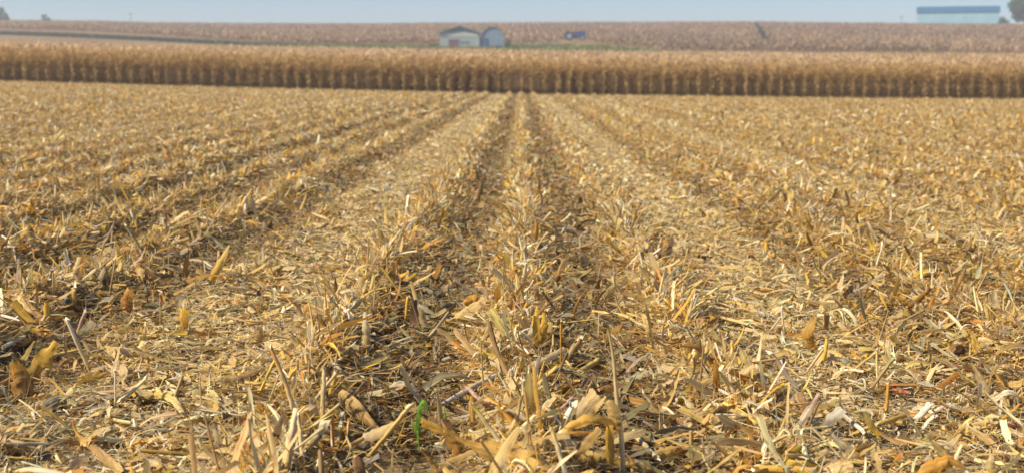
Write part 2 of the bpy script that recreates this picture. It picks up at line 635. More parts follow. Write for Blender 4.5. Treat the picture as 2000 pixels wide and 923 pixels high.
def blade(geo, P, wpx, col, rng, fold=.25, turn=.4, ragged=.12, tip=None, K=4):
    n = max(10, 5 * len(P))
    C = smooth_path(P, n)
    W = np.interp(np.linspace(0, 1, n), np.linspace(0, 1, len(wpx)), wpx) * np.linalg.norm(C - np.array(CAM), axis=1) / FPX
    W = W * (1 + rng.normal(0, ragged * .5, n))
    T = np.gradient(C, axis=0)
    T /= np.linalg.norm(T, axis=1)[:, None]
    view = C - np.array(CAM)
    view /= np.linalg.norm(view, axis=1)[:, None]
    X = np.cross(T, view)
    X /= np.linalg.norm(X, axis=1)[:, None]
    Z = np.cross(X, T)
    best = None
    for sg in (1, -1):      # the leaf shows the side that the sun reaches
        nrm = Z * math.cos(turn) - X * math.sin(turn) * sg
        nrm = nrm * -np.sign((nrm * view).sum(1, keepdims=True))
        lit = (nrm @ A(-.76, -.23, .60)).mean()
        if best is None or lit > best[0]:
            best = (lit, sg)
    turn = turn * best[1]
    a = turn + np.linspace(-.3, .3, n) * (1 if turn >= 0 else -1)
    Xr = X * np.cos(a)[:, None] + Z * np.sin(a)[:, None]
    Zr = np.cross(Xr, T)
    t = np.linspace(-1, 1, K + 1)
    V = C[:, None] + Xr[:, None] * (W[:, None] * .5 * t)[..., None] + Zr[:, None] * (np.abs(t)[None] ** 1.3 * (W * fold)[:, None])[..., None]
    V[:, 0] += Xr * (rng.normal(0, .04, n) * W)[:, None]
    V[:, -1] += Xr * (rng.normal(0, .04, n) * W)[:, None]
    V = V + rng.normal(0, 1, V.shape) * (W * .05)[:, None, None]
    L = np.concatenate([[0], np.cumsum(np.linalg.norm(np.diff(C, axis=0), axis=1))])
    idx = np.arange(n - 1)[:, None] * (K + 1) + np.arange(K)[None]
    idx = idx.ravel()
    q = np.stack([idx, idx + 1, idx + K + 2, idx + K + 1], -1)
    f = np.linspace(0, 1, n)[:, None]
    cc = np.array(col) if tip is None else np.array(col) * (1 - f) + np.array(tip) * f
    cc = np.broadcast_to(cc, (n, 3))
    geo.add(V, q, np.repeat(cc, K + 1, axis=0), np.stack([np.repeat(L, K + 1), (W[:, None] * .5 * t).ravel(), np.full(n * (K + 1), rng.random() * 50)], -1))


def rod(geo, P, wpx, col, rng, tip=None, nodes=True, sides=10, cap=PALE):
    n = max(7, 4 * len(P))
    C = smooth_path(P, n)
    C[1:-1] += rng.normal(0, .0007, (n - 2, 3))
    W = np.interp(np.linspace(0, 1, n), np.linspace(0, 1, len(wpx)), wpx) * np.linalg.norm(C - np.array(CAM), axis=1) / FPX * .5
    if nodes and len(wpx) > 1 and n > 6:
        W[n // 2] *= 1.22
    W = W * (1 + rng.normal(0, .04, n))
    T = np.gradient(C, axis=0)
    T /= np.linalg.norm(T, axis=1)[:, None]
    X = np.cross(T, A(.3, 1, .1))
    X /= np.linalg.norm(X, axis=1)[:, None]
    Y = np.cross(T, X)
    ph = np.arange(sides) / sides * 2 * math.pi
    sq = 1 + rng.uniform(.1, .35) * np.cos(2 * ph + rng.uniform(0, 3))
    V = C[:, None] + (X[:, None] * np.cos(ph)[None, :, None] + Y[:, None] * np.sin(ph)[None, :, None]) * (W[:, None] * sq)[..., None]
    V[0] += rng.normal(0, 1, (sides, 3)) * W[0] * .35 + T[0] * (rng.normal(0, 1, (sides, 1)) * W[0] * 1.1)
    V[-1] += rng.normal(0, 1, (sides, 3)) * W[-1] * .35 + T[-1] * (rng.normal(0, 1, (sides, 1)) * W[-1] * 1.1)
    L = np.concatenate([[0], np.cumsum(np.linalg.norm(np.diff(C, axis=0), axis=1))])
    i, j = np.meshgrid(np.arange(n - 1), np.arange(sides), indexing='ij')
    i, j = i.ravel(), j.ravel()
    q = np.stack([i * sides + j, i * sides + (j + 1) % sides, (i + 1) * sides + (j + 1) % sides, (i + 1) * sides + j], -1)
    f = np.linspace(0, 1, n)[:, None]
    cc = np.array(col) if tip is None else np.array(col) * (1 - f) + np.array(tip) * f
    cc = np.broadcast_to(cc, (n, 3)).copy()
    if nodes:
        cc[n // 2] *= .82
    rid = rng.random() * 50
    geo.add(V, q, np.repeat(cc, sides, axis=0), np.stack([np.repeat(L, sides), np.tile(ph * .008, n), np.full(n * sides, rid)], -1))
    for e in (0, n - 1):
        v = V[e]
        fq = np.array([(0, k, k + 1, k + 2) for k in range(1, sides - 2, 2)])
        geo.add(v, fq, np.tile(np.array(cap), (sides, 1)), np.stack([np.full(sides, L[e]), ph * .008, np.full(sides, rid)], -1))


COLS = dict(cream=CREAM, pale=PALE, white=WHITE, tan=TAN, straw=STRAW, gold=GOLD, orange=ORANGE, brown=BROWN, dark=DARK, grey=GREY, olive=OLIVE, bluegrey=BLUEGREY,
            amber=(.56, .31, .05), pink=(.45, .30, .22), lemon=(.62, .46, .08), ochre=(.42, .27, .07), rust=(.40, .19, .05), honey=(.72, .42, .09), butter=(.80, .53, .17))

# (kind, label, mode, photo points from base to tip, widths, colour, tip colour)
LF, ST = 'leaf', 'stalk'
HERO = [
    (LF, 'broad brown-gold leaf standing tilted at the left edge, above the crumpled brown leaves', 'up', [(58, 738), (82, 705), (110, 667)], [22, 34, 10], 'ochre', 'gold'),
    (LF, 'crumpled brown leaf below the broad brown-gold leaf at the left edge', 'up', [(48, 772), (34, 740), (22, 706)], [34, 40, 18], 'brown', 'orange'),
    (ST, 'pale straw stick lying at the left edge above the broad brown-gold leaf', 'lie', [(4, 678), (46, 656)], [8, 7], 'pale', None),
    (LF, 'golden leaf strip pointing right, below the tan stick on the left', 'lie', [(152, 744), (180, 738), (209, 727)], [12, 16, 6], 'gold', None),
    (ST, 'thin white upright straw in the left wheel track', 'up', [(226, 782), (224, 722)], [5, 4], 'white', None),
    (ST, 'cream stick slanting right from the foot of the thin white straw', 'up', [(230, 783), (258, 762, .03), (286, 737, .06)], [8, 9, 6], 'cream', None),
    (ST, 'golden straw leaning against the tall bent stalk left of the row', 'up', [(504, 773), (538, 700)], [7, 6], 'lemon', None),
    (ST, 'tall bent stalk, orange at its top, rising from the frayed clump on the left row', 'up', [(574, 800), (556, 742), (528, 678)], [11, 11, 8], 'cream', 'orange'),
    (ST, 'yellow-white split stub in the frayed clump below the tall bent stalk', 'up', [(560, 915), (566, 860), (578, 803)], [15, 15, 11], 'tan', 'pale'),
    (ST, 'second pale upright straw just right of the split stub in the frayed clump', 'up', [(592, 900), (582, 806)], [7, 6], 'cream', None),
    (ST, 'tall grey-tan upright stalk on the left row beside the golden stub', 'up', [(629, 825), (631, 770), (633, 718)], [9, 8, 7], 'tan', 'cream'),
    (ST, 'thick golden stub leaning right beside the tall grey-tan stalk', 'up', [(644, 772), (656, 724)], [9, 8], 'gold', None),
    (ST, 'thick grey-brown stalk piece slanting in front of the left row', 'up', [(594, 880), (628, 838)], [20, 22], 'tan', 'grey'),
    (ST, 'short bluish-white stalk piece at the bottom of the left row', 'up', [(620, 918), (629, 884)], [10, 9], 'white', None),
    (ST, 'grey horizontal straw lying at the bottom left edge', 'lie', [(0, 867), (98, 866)], [6, 6], 'grey', None),
    (ST, 'olive-gold straw slanting down right near the bottom left', 'up', [(136, 836), (82, 792)], [7, 6], 'olive', 'gold'),
    (LF, 'upright orange leaf in the left wheel track beyond the white straw', 'up', [(360, 647), (358, 602)], [14, 22], 'orange', 'gold'),
    (LF, 'orange-edged leaf flap lying at the bottom left, above the long brown leaf', 'lie', [(134, 864), (156, 860), (177, 869)], [12, 18, 10], 'orange', 'straw'),
    (LF, 'long brown leaf running down right at the bottom left', 'lie', [(174, 868), (205, 895), (238, 922)], [12, 20, 16], 'brown', 'tan'),
    (LF, 'flat olive-grey leaf lying left of the cream stick', 'lie', [(88, 792), (118, 776), (152, 786)], [14, 26, 12], 'grey', 'olive'),
    (LF, 'curled cream leaf right of the cream stick in the left track', 'lie', [(300, 768), (335, 778), (356, 803)], [8, 15, 9], 'lemon', 'cream'),
    (LF, 'upright cream leaf near the bottom between left track and frayed clump', 'up', [(430, 886), (418, 838)], [13, 8], 'cream', None),
    (LF, 'small orange-brown folded leaf left of the frayed clump', 'up', [(479, 884), (484, 862)], [8, 18], 'rust', None),
    (LF, 'broad brown leaf with a dark midrib lying left of the golden straw', 'lie', [(438, 742), (475, 735), (512, 720)], [18, 26, 16], 'tan', 'brown'),
    (ST, 'olive straw at the left edge beyond the brown-gold leaf', 'lie', [(4, 620), (42, 594)], [8, 7], 'olive', 'gold'),
    (LF, 'upright golden leaf standing left of the dark-brown stick', 'up', [(91, 628), (88, 590)], [14, 11], 'gold', None),
    (LF, 'orange leaf lying under the dark-brown stick on the left', 'lie', [(105, 616), (150, 609)], [15, 16], 'amber', 'orange'),
    (ST, 'dark-brown stick lying across the left ridge', 'lie', [(121, 596), (164, 604)], [8, 8], 'dark', None),
    (ST, 'golden upright stub behind the dark-brown stick', 'up', [(146, 594), (143, 558)], [8, 8], 'gold', 'straw'),
    (LF, 'tall brown-orange leaf on the left ridge, right of the dark-brown stick', 'up', [(250, 613), (246, 590), (253, 563)], [14, 27, 14], 'rust', 'orange'),
    (ST, 'thin brown straw running right from the tall brown-orange leaf', 'lie', [(275, 620), (346, 594)], [5, 5], 'brown', None),
    (ST, 'long pale tan stick standing slanted on the left ridge slope', 'up', [(176, 722), (152, 672), (129, 621)], [8, 8, 7], 'straw', 'pale'),
    (ST, 'pinkish stick slanting right beside the long pale tan stick', 'up', [(150, 652), (168, 603)], [6, 6], 'pink', None),
    (LF, 'grey-green folded leaf right of the pinkish stick', 'up', [(156, 660), (182, 626)], [16, 20], 'olive', 'grey'),
    (LF, 'pale arched leaf between the left row and the seedling, bent over like a hoop', 'up', [(776, 772), (765, 754), (790, 747), (812, 760), (830, 782)], [8, 11, 12, 11, 8], 'pale', 'grey'),
    (ST, 'long grey-white stick slanting up right behind the seedling', 'up', [(864, 790), (925, 754, .15), (987, 724, .3)], [8, 8, 7], 'bluegrey', 'white'),
    (ST, 'broken pinkish-brown stalk lying right of the grey-white stick', 'lie', [(914, 757), (938, 779), (974, 786)], [9, 9, 8], 'pink', None),
    (ST, 'yellow-topped straw pointing up left, right of the brown flap', 'up', [(976, 861), (950, 826), (923, 790)], [9, 9, 8], 'pale', 'lemon'),
    (LF, 'narrow upright orange leaf beside the yellow-topped straw', 'up', [(925, 822), (920, 772)], [10, 7], 'orange', 'amber'),
    (ST, 'thick brown stalk leaning up right, left of the seedling', 'up', [(717, 893), (762, 840), (802, 790)], [9, 10, 10], 'ochre', 'straw'),
    (LF, 'torn grey-brown leaf under the thick leaning brown stalk', 'up', [(690, 874), (725, 850), (768, 826)], [14, 24, 14], 'grey', 'tan'),
    (LF, 'broad long tan leaf falling right from the left row, above the torn grey-brown leaf', 'lie', [(662, 766), (695, 800), (737, 842)], [20, 32, 18], 'tan', 'brown'),
    (LF, 'blunt orange leaf stub jutting left beside the seedling', 'up', [(893, 852), (862, 838), (825, 823)], [9, 16, 17], 'ochre', 'amber', (890, 888)),
    (LF, 'huge pale orange leaf at the bottom centre, cut by the lower edge', 'up', [(888, 852), (925, 868), (980, 884), (1040, 900), (1092, 935)], [5, 14, 52, 74, 66], 'honey', 'butter', (960, 925)),
    (LF, 'dark golden hanging leaf below the blunt orange stub', 'up', [(897, 893), (885, 865), (868, 838)], [12, 30, 20], 'rust', 'ochre', (890, 900)),
    (LF, 'dark-brown folded leaf right of the blunt orange stub', 'up', [(888, 850), (867, 818)], [15, 13], 'brown', 'dark', (890, 885)),
    (LF, 'curled dark leaf at the bottom left of the huge orange leaf', 'lie', [(858, 922), (885, 900), (928, 880)], [14, 24, 14], 'brown', 'tan'),
    (ST, 'dark slanting twig with a golden end below the seedling', 'up', [(861, 924), (842, 900), (824, 878)], [9, 8, 7], 'gold', 'dark', (850, 925)),
    (LF, 'bright orange two-pointed husk standing on the middle row, left point', 'up', [(1040, 668), (1044, 632), (1049, 597)], [18, 18, 6], 'amber', 'gold'),
    (LF, 'bright orange two-pointed husk standing on the middle row, right point', 'up', [(1056, 668), (1062, 638), (1062, 609)], [16, 16, 6], 'amber', 'gold'),
    (LF, 'whitish leaf strip leaning on the bright orange husk', 'up', [(1029, 668), (1048, 624)], [12, 11], 'pale', None),
    (LF, 'long grey-tan leaf slanting up right of the middle row', 'up', [(1019, 728), (1060, 703, .05), (1104, 678, .1)], [12, 16, 14], 'tan', 'grey'),
    (ST, 'golden-tan stick slanting up below the long grey-tan leaf', 'up', [(1026, 772), (1086, 717, .1)], [7, 6], 'straw', None),
    (ST, 'short white upright stalk piece in the middle row', 'up', [(1050, 818), (1054, 788)], [7, 7], 'white', None),
    (ST, 'tallest thin stalk right of centre, standing upright with banded joints', 'up', [(1218, 925), (1213, 850), (1205, 780), (1197, 695), (1188, 640)], [13, 12, 10, 8, 6], 'cream', 'tan'),
    (LF, 'broad orange leaf arching left from the tallest thin stalk', 'up', [(1213, 843), (1186, 822, -.03), (1152, 816, -.06), (1116, 830, -.08), (1094, 850, -.1)], [10, 16, 22, 18, 8], 'honey', 'honey', (1218, 925)),
    (LF, 'golden leaf hanging straight down beside the tallest thin stalk', 'up', [(1192, 905, -.03), (1189, 870, -.03), (1188, 828, -.03)], [14, 22, 20], 'ochre', 'gold', (1218, 925)),
    (LF, 'greenish-tan sheath wrapped around the tallest thin stalk', 'up', [(1206, 838, -.02), (1200, 812, -.02), (1190, 782, -.02)], [16, 26, 20], 'ochre', 'tan', (1218, 925)),
    (LF, 'dark-brown leaf slanting up under the arching orange leaf', 'up', [(1110, 898), (1140, 868), (1170, 834)], [16, 24, 16], 'brown', 'ochre'),
    (LF, 'broad grey fan-shaped leaf behind the arching orange leaf', 'up', [(1118, 822), (1138, 795), (1162, 764)], [20, 40, 26], 'grey', 'tan'),
    (LF, 'narrow pointed tan leaf right of the grey fan-shaped leaf', 'up', [(1138, 818), (1160, 797), (1183, 773)], [14, 20, 5], 'straw', 'tan'),
    (ST, 'thick white stalk piece slanting left of the grey fan-shaped leaf', 'up', [(1094, 845), (1119, 786)], [11, 11], 'white', 'white'),
    (ST, 'thin pinkish twig above the thick white stalk piece', 'up', [(1096, 797), (1124, 769)], [4, 4], 'pink', None, (1094, 845)),
    (ST, 'pale bent stalk at the bottom beside the huge orange leaf', 'up', [(1106, 928), (1092, 882), (1078, 836)], [11, 10, 9], 'white', 'straw'),
    (ST, 'very thin orange stem standing right of the orange husk', 'up', [(1094, 748), (1095, 690), (1096, 626)], [3, 3, 5], 'orange', 'amber'),
    (ST, 'thick yellow stalk piece lying right of the thin orange stem', 'lie', [(1130, 727), (1173, 700)], [11, 11], 'lemon', 'gold'),
    (ST, 'olive-brown thick stalk piece behind the thin orange stem', 'up', [(1104, 702), (1134, 660)], [12, 13], 'olive', 'brown'),
    (ST, 'thin tan straw lying right of the orange husk', 'lie', [(1158, 608), (1216, 615), (1252, 634)], [6, 5, 5], 'straw', None),
    (ST, 'pale greenish stalk piece right of the tallest thin stalk', 'lie', [(1236, 846), (1282, 892)], [10, 9], 'cream', 'grey'),
    (ST, 'golden stick leaning up left, right of the tallest thin stalk', 'up', [(1292, 814), (1257, 766)], [9, 8], 'gold', 'cream'),
    (LF, 'wide orange leaf lying at the bottom right of the tallest thin stalk', 'lie', [(1278, 888), (1308, 880), (1338, 872)], [16, 28, 20], 'straw', 'orange'),
    (ST, 'white upright straw on the left row near the yellow husk', 'up', [(688, 645), (680, 606)], [7, 6], 'white', None),
    (LF, 'pale yellow husk wrapped round a stub on the left row', 'up', [(714, 682), (712, 640), (711, 608)], [18, 15, 6], 'straw', 'pale'),
    (LF, 'tall cream pointed leaf standing between left and middle rows', 'up', [(830, 640), (819, 605), (802, 548)], [18, 16, 5], 'cream', 'straw'),
    (LF, 'cream leaf falling right from the tall cream pointed leaf', 'up', [(808, 588), (830, 600), (852, 616)], [14, 13, 4], 'pale', 'cream', (830, 640)),
    (LF, 'pale tan leaf with orange back lying near the middle row', 'up', [(886, 630), (914, 608), (946, 582)], [18, 26, 20], 'straw', 'tan'),
    (LF, 'orange flap behind the pale tan leaf near the middle row', 'up', [(906, 592), (926, 582), (948, 592)], [8, 20, 14], 'amber', 'orange', (914, 622)),
    (ST, 'golden short stick on the left row beyond the yellow husk', 'up', [(728, 572), (698, 546)], [8, 7], 'straw', 'lemon'),
    (ST, 'thin golden straw leaning left between left and middle rows', 'up', [(792, 588), (768, 552), (744, 520)], [6, 6, 4], 'gold', 'lemon'),
    (LF, 'small orange cupped leaf in the left wheel track', 'up', [(588, 627), (598, 608), (608, 588)], [18, 26, 8], 'rust', 'orange'),
    (ST, 'golden upright straw left of the tall cream pointed leaf', 'up', [(792, 626), (797, 578)], [7, 6], 'gold', None),
    (LF, 'golden pointed husk standing alone on the left ridge, far left of the middle', 'up', [(412, 548), (428, 515), (448, 478)], [12, 16, 4], 'gold', 'straw'),
    (ST, 'white straw standing far back on the left ridges', 'up', [(479, 422), (480, 388)], [7, 6], 'white', None),
    (ST, 'olive straw leaning left on the far left ridge', 'up', [(277, 492), (262, 465), (244, 438)], [7, 6, 5], 'olive', None),
    (ST, 'pale pink straw far left, leaning left behind the olive straw', 'up', [(264, 440), (256, 410)], [7, 6], 'pale', None),
    (ST, 'whitish-pink stick leaning left on the right-hand row', 'up', [(1556, 757), (1532, 725), (1506, 689)], [9, 9, 8], 'pale', 'pink'),
    (LF, 'brown-gold folded leaf standing beyond the whitish-pink stick', 'up', [(1590, 678), (1577, 655), (1592, 616)], [14, 27, 8], 'orange', 'ochre'),
    (ST, 'golden upright straw just right of the brown-gold folded leaf', 'up', [(1603, 712), (1610, 690), (1617, 660)], [8, 8, 6], 'gold', None),
    (ST, 'thin white vertical straw left of the brown-gold folded leaf', 'up', [(1531, 648), (1526, 598)], [5, 4], 'straw', 'white'),
    (ST, 'thin pale vertical straw crossing behind the dark leaning stick', 'up', [(1714, 756), (1712, 682)], [5, 4], 'cream', 'straw'),
    (ST, 'dark leaning stick crossing the thin pale vertical straw', 'up', [(1699, 760), (1746, 697)], [6, 7], 'brown', 'olive'),
    (ST, 'brown straw leaning right toward the thin pale vertical straw', 'up', [(1664, 724), (1711, 687)], [5, 5], 'ochre', None),
    (LF, 'pinkish white folded leaf pointing up right, right of the whitish-pink stick', 'up', [(1556, 840), (1574, 808), (1600, 766)], [12, 15, 5], 'pale', 'pink'),
    (ST, 'olive stick leaning left beside the thick white piece on the right', 'up', [(1801, 852), (1780, 820), (1757, 789)], [8, 7, 5], 'olive', 'grey'),
    (ST, 'thick white stalk piece leaning right in the right-hand litter', 'up', [(1788, 820), (1816, 790)], [10, 9], 'white', 'white'),
    (ST, 'small white splinter crossed below the thick white stalk piece', 'up', [(1805, 832), (1823, 813)], [8, 7], 'white', 'pale'),
    (LF, 'pale veined leaf lying down right at the bottom right of centre', 'up', [(1670, 904), (1650, 876), (1624, 848)], [26, 22, 6], 'straw', 'pale'),
    (LF, 'broad tan leaf below the pale veined leaf, cut by the lower edge', 'up', [(1612, 932), (1636, 915), (1664, 902)], [34, 40, 26], 'cream', 'tan'),
    (LF, 'large orange-brown crumpled leaf at the bottom right edge of the picture', 'up', [(1790, 936), (1822, 910), (1856, 898), (1884, 912)], [14, 30, 26, 5], 'amber', 'orange'),
    (LF, 'long pinkish-tan leaf slanting down toward the crumpled orange-brown leaf', 'up', [(1872, 912), (1845, 888), (1817, 860)], [24, 22, 6], 'tan', 'straw'),
    (LF, 'narrow pale upright leaf right of the crumpled orange-brown leaf', 'up', [(1864, 914), (1868, 890), (1878, 866)], [8, 9, 6], 'pale', 'cream'),
    (LF, 'short pale-yellow pointed leaf at the bottom right', 'up', [(1936, 928), (1934, 905), (1936, 888)], [20, 17, 8], 'straw', 'cream'),
    (LF, 'pointed tan leaf behind the narrow pale upright leaf', 'up', [(1842, 884), (1858, 868), (1876, 846)], [12, 18, 4], 'grey', 'tan'),
    (ST, 'thick golden stalk lying along the lower edge', 'lie', [(1478, 914), (1588, 918)], [13, 13], 'gold', 'ochre'),
    (LF, 'cream leaf pointing up left, above the red cob', 'up', [(1930, 768), (1916, 742), (1897, 708)], [18, 15, 4], 'cream', 'tan'),
    (LF, 'yellow upright leaf at the right edge, beyond the cream leaf', 'up', [(1908, 688), (1904, 668), (1896, 646)], [18, 15, 5], 'gold', 'straw'),
    (LF, 'white curved husk strip arching in the right-hand track', 'up', [(1826, 802), (1850, 790), (1882, 801)], [6, 8, 6], 'white', 'white'),
    (LF, 'white curled husk strip at the right edge', 'up', [(1938, 783), (1968, 765), (1988, 775), (1990, 796)], [8, 11, 8, 5], 'pale', 'white'),
    (ST, 'golden stick lying left of the olive stick', 'lie', [(1720, 828), (1767, 810)], [9, 8], 'gold', 'amber'),
    (LF, 'olive and gold leaf strip leaning left, left of the golden lying stick', 'up', [(1717, 850), (1700, 828), (1688, 802)], [10, 14, 10], 'gold', 'olive'),
    (ST, 'whitish broken stick lying left of the olive and gold strip', 'lie', [(1644, 806), (1686, 842)], [8, 9], 'pink', 'white'),
    (ST, 'thin red-brown straw lying level in the right-hand track', 'lie', [(1716, 752), (1796, 751)], [4, 4], 'rust', None),
    (LF, 'white husk tuft at the end of the red-brown straw', 'lie', [(1794, 750), (1818, 746)], [10, 14], 'white', 'white'),
    (ST, 'orange upright stub right of the brown leaning straws', 'up', [(1731, 798), (1735, 750)], [8, 7], 'amber', 'orange'),
    (ST, 'long tan straw lying across the middle distance, right of centre', 'lie', [(1328, 605), (1395, 616), (1462, 633)], [7, 6, 6], 'tan', None),
    (LF, 'orange-brown leaf lying just beyond the long tan straw', 'lie', [(1366, 622), (1382, 618), (1398, 636)], [12, 20, 10], 'orange', None),
    (LF, 'pale grey triangular leaf left of the whitish broken stick', 'up', [(1604, 834), (1622, 818), (1645, 796)], [8, 24, 20], 'grey', 'bluegrey'),
]
COBS = [
    (1945, 834, 1984, 831, 11, 'red broken corn cob lying at the right edge with white pith showing'),
    (1744, 760, 1778, 767, 8, 'dull red cob piece under the thin red-brown straw'),
    (1854, 713, 1870, 716, 9, 'small red and white cob end farther back in the right-hand track'),
    (414, 803, 428, 804, 8, 'tiny bright red cob chip in the left wheel track'),
    (613, 519, 626, 521, 7, 'small red cob chip far back in the left wheel track'),
    (352, 686, 366, 680, 6, 'faded pinkish cob chip beyond the cream stick'),
]


def build_heroes():
    for i, (kind, label, mode, pts, wpx, c, t, *anc) in enumerate(HERO):
        rng = np.random.default_rng(900 + i)
        P = world_path(pts, mode, .045, anc[0] if anc else None)
        g = Geo()
        org = P[0].copy()
        if kind == LF:
            blade(g, P, wpx, COLS[c], rng, rng.uniform(.08, .32), rng.uniform(.15, .5) * (1 if i % 2 else -1), .06, COLS[t] if t else None)
            o = g.build('corn_leaf', M_LITTER, None, True, org)
            tag(o, label, 'leaf', 'single dry leaves in the litter')
        else:
            rod(g, P, wpx, COLS[c], rng, COLS[t] if t else None, nodes=max(wpx) > 5)
            o = g.build('stalk_piece', M_STALK, None, True, org)
            tag(o, label, 'stalk', 'single stalk pieces in the litter')
    for i, (x0, y0, x1, y1, w_, label) in enumerate(COBS):
        rng = np.random.default_rng(70 + i)
        P = world_path([(x0, y0), (x1, y1)], 'lie', .03)
        root = empty('corn_cob', tuple(P[0]), label, 'corn cob', 'broken corn cobs')
        g = Geo()
        L = [p - P[0] for p in P]
        yd = P[0][1]
        r = w_ / FPX * yd * .5
        n = 14
        C = smooth_path(L, n)
        sides = 14
        T = (C[-1] - C[0]) / np.linalg.norm(C[-1] - C[0])
        X = np.cross(T, A(0, 0, 1))
        X /= np.linalg.norm(X)
        Y = np.cross(T, X)
        ph = np.arange(sides) / sides * 2 * math.pi
        V = np.array([[C[a] + (X * math.cos(q) + Y * math.sin(q)) * r * (1 + .16 * ((a + b) % 2)) * (.8 if a in (0, n - 1) else 1) for b, q in enumerate(ph)] for a in range(n)])
        q = [(a * sides + b, a * sides + (b + 1) % sides, (a + 1) * sides + (b + 1) % sides, (a + 1) * sides + b) for a in range(n - 1) for b in range(sides)]
        cc = np.array([(.27, .05, .03) if rng.random() > .15 else (.42, .27, .18) for _ in range(n * sides)])
        g.add(V, q, cc, V.reshape(-1, 3))
        g.build('cob', M_STALK, root)
        g = Geo()
        for e, s in ((C[0], -1), (C[-1], 1)):
            tubes(g, e - T * s * r * .3, e + T * s * r * .35, r * .62, r * .45, WHITE, 8, rng, WHITE)
        g.build('pith', M_STALK, root)


def build_seedlings():
    GR = (.24, .46, .05)
    GL = (.34, .58, .08)
    rng = np.random.default_rng(3)
    y0 = hit(818, 886)

    def P(pts):
        return [np.array(at(p[0], p[1], y0 + (p[2] if len(p) > 2 else 0))) for p in pts]
    base = P([(818, 888)])[0]
    root = empty('seedling', tuple(base), 'bright green corn seedling with an arching blade, sprouting from the litter near the bottom', 'seedling', 'green sprouts')
    for nm, pts, wd, c, t in (
            ('stem', [(818, 890), (817, 862), (816, 840)], [3, 3.5, 4], GR, GR),
            ('leaf', [(816, 846), (817, 818), (821, 796), (827, 784), (833, 793), (836, 809)], [5, 9, 10, 8, 6, 2], GR, GL),
            ('leaf', [(817, 858), (812, 836), (803, 816)], [4, 7, 2], GR, GL)):
        g = Geo()
        pp = [p - base for p in P(pts)]
        C0 = np.array(CAM)
        g2 = Geo()
        if nm == 'stem':
            rod(g2, P(pts), wd, c, rng, t, False, 8, GR)
        else:
            blade(g2, P(pts), wd, c, rng, .05, .1, .02, t)
        g2.v = [v - base for v in g2.v]
        g2.build(nm, M_GREEN, root)
    y0 = hit(868, 850)
    for (pts, col, label) in (
            ([(868, 836), (869, 815), (868, 795)], GR, 'tiny green sprout tip behind the blunt orange leaf'),
            ([(826, 864), (827, 845), (826, 830)], GR, 'small thin green sprout just right of the bright green seedling'),
            ([(847, 880), (845, 860), (843, 840)], (.52, .40, .02), 'thin yellow sprout stem right of the bright green seedling')):
        y0 = hit(pts[0][0], pts[0][1])
        base = P([pts[0]])[0]
        root = empty('sprout', tuple(base), label, 'sprout', 'green sprouts')
        g2 = Geo()
        blade(g2, P(pts), [4, 5, 2], col, rng, .2, .2, .02)
        g2.v = [v - base for v in g2.v]
        g2.build('leaf', M_GREEN, root)



def hero_clearings():
    """spots in front of the single pieces where no tall litter lies, because the pieces rest on top of it"""
    pts = []
    for (kind, label, mode, p, wpx, c, t, *anc) in HERO:
        P = smooth_path(world_path(p, mode, .045, anc[0] if anc else None), 14)
        for q in P:
            if q[2] - bz(q[0], q[1]) < .30:
                pts.append((q[0], q[1], max(wpx) / FPX * q[1] * .5 + .012))
    for (x0, y0, x1, y1, w_, label) in COBS:
        for q in smooth_path(world_path([(x0, y0), (x1, y1)], 'lie', .04), 6):
            pts.append((q[0], q[1], .02))
    for (px, py) in ((818, 886), (817, 850), (805, 830), (836, 850)):
        q = at(818 + (px - 818), 886, hit(818, 886))
        pts.append((q.x, q.y, .03))
    return pts


CLEAR = hero_clearings()


def clear(xy, depth=.20):
    o = np.argsort(xy[:, 1])
    xy = xy[o]
    keep = np.ones(len(xy), bool)
    for (x, y, r) in CLEAR:
        a, b = np.searchsorted(xy[:, 1], (y - depth, y + .01))
        keep[a:b] &= np.abs(xy[a:b, 0] - x * xy[a:b, 1] / y) > r
    return xy[keep]


def build_litter():
    rng = np.random.default_rng(11)
    g = Geo()
    q = QUALITY
    near = 13.5
    # close: leaves, husk strips, chopped flakes, stalk splinters
    litter_leaves(g, clear(scatter_xy(2.9, near, lambda y: q * 430 * min(1, (7 / y) ** .5), rng)), rng, (.09, .28), (.010, .040), 8, 2, .09, (0, .04))
    litter_leaves(g, clear(scatter_xy(2.9, near, lambda y: q * 900 * min(1, (7 / y) ** .6), rng)), rng, (.06, .22), (.003, .012), 5, 1, .11, (0, .04))
    litter_leaves(g, scatter_xy(2.9, near, lambda y: q * 900 * min(1, (6 / y) ** .8), rng), rng, (.05, .18), (.0012, .0035), 4, 1, .14, (.0, .045))
    litter_leaves(g, scatter_xy(2.9, near, lambda y: q * 1100 * min(1, (6 / y) ** .8), rng), rng, (.015, .06), (.002, .009), 2, 1, .12, (-.005, .03))
    litter_sticks(g, clear(scatter_xy(2.9, near, lambda y: q * 150, rng)), rng, (.06, .26), (.0025, .008), 6)
    litter_sticks(g, clear(scatter_xy(2.9, near, lambda y: q * 420, rng)), rng, (.04, .18), (.0008, .0022), 4, .2)
    # middle
    litter_leaves(g, scatter_xy(near, 34, lambda y: q * 380 * (14 / y) ** .9, rng), rng, (.06, .20), (.012, .045), 4, 1, .10, (0, .04))
    litter_leaves(g, scatter_xy(near, 34, lambda y: q * 600 * (14 / y) ** 1.1, rng), rng, (.04, .15), (.005, .016), 3, 1, .10, (0, .04))
    litter_sticks(g, scatter_xy(near, 34, lambda y: q * 60 * (14 / y), rng), rng, (.06, .26), (.004, .010), 4, .2)
    # far
    litter_leaves(g, scatter_xy(34, 95, lambda y: q * 150 * (34 / y) ** 1.0, rng, .42, 2), rng, (.07, .24), (.02, .06), 2, 1, .10, (0, .04))
    o = g.build('corn_litter', M_LITTER)
    tag(o, 'chopped tan corn leaves, husks and straw covering the harvested field', 'litter', kind='stuff')


build_litter()

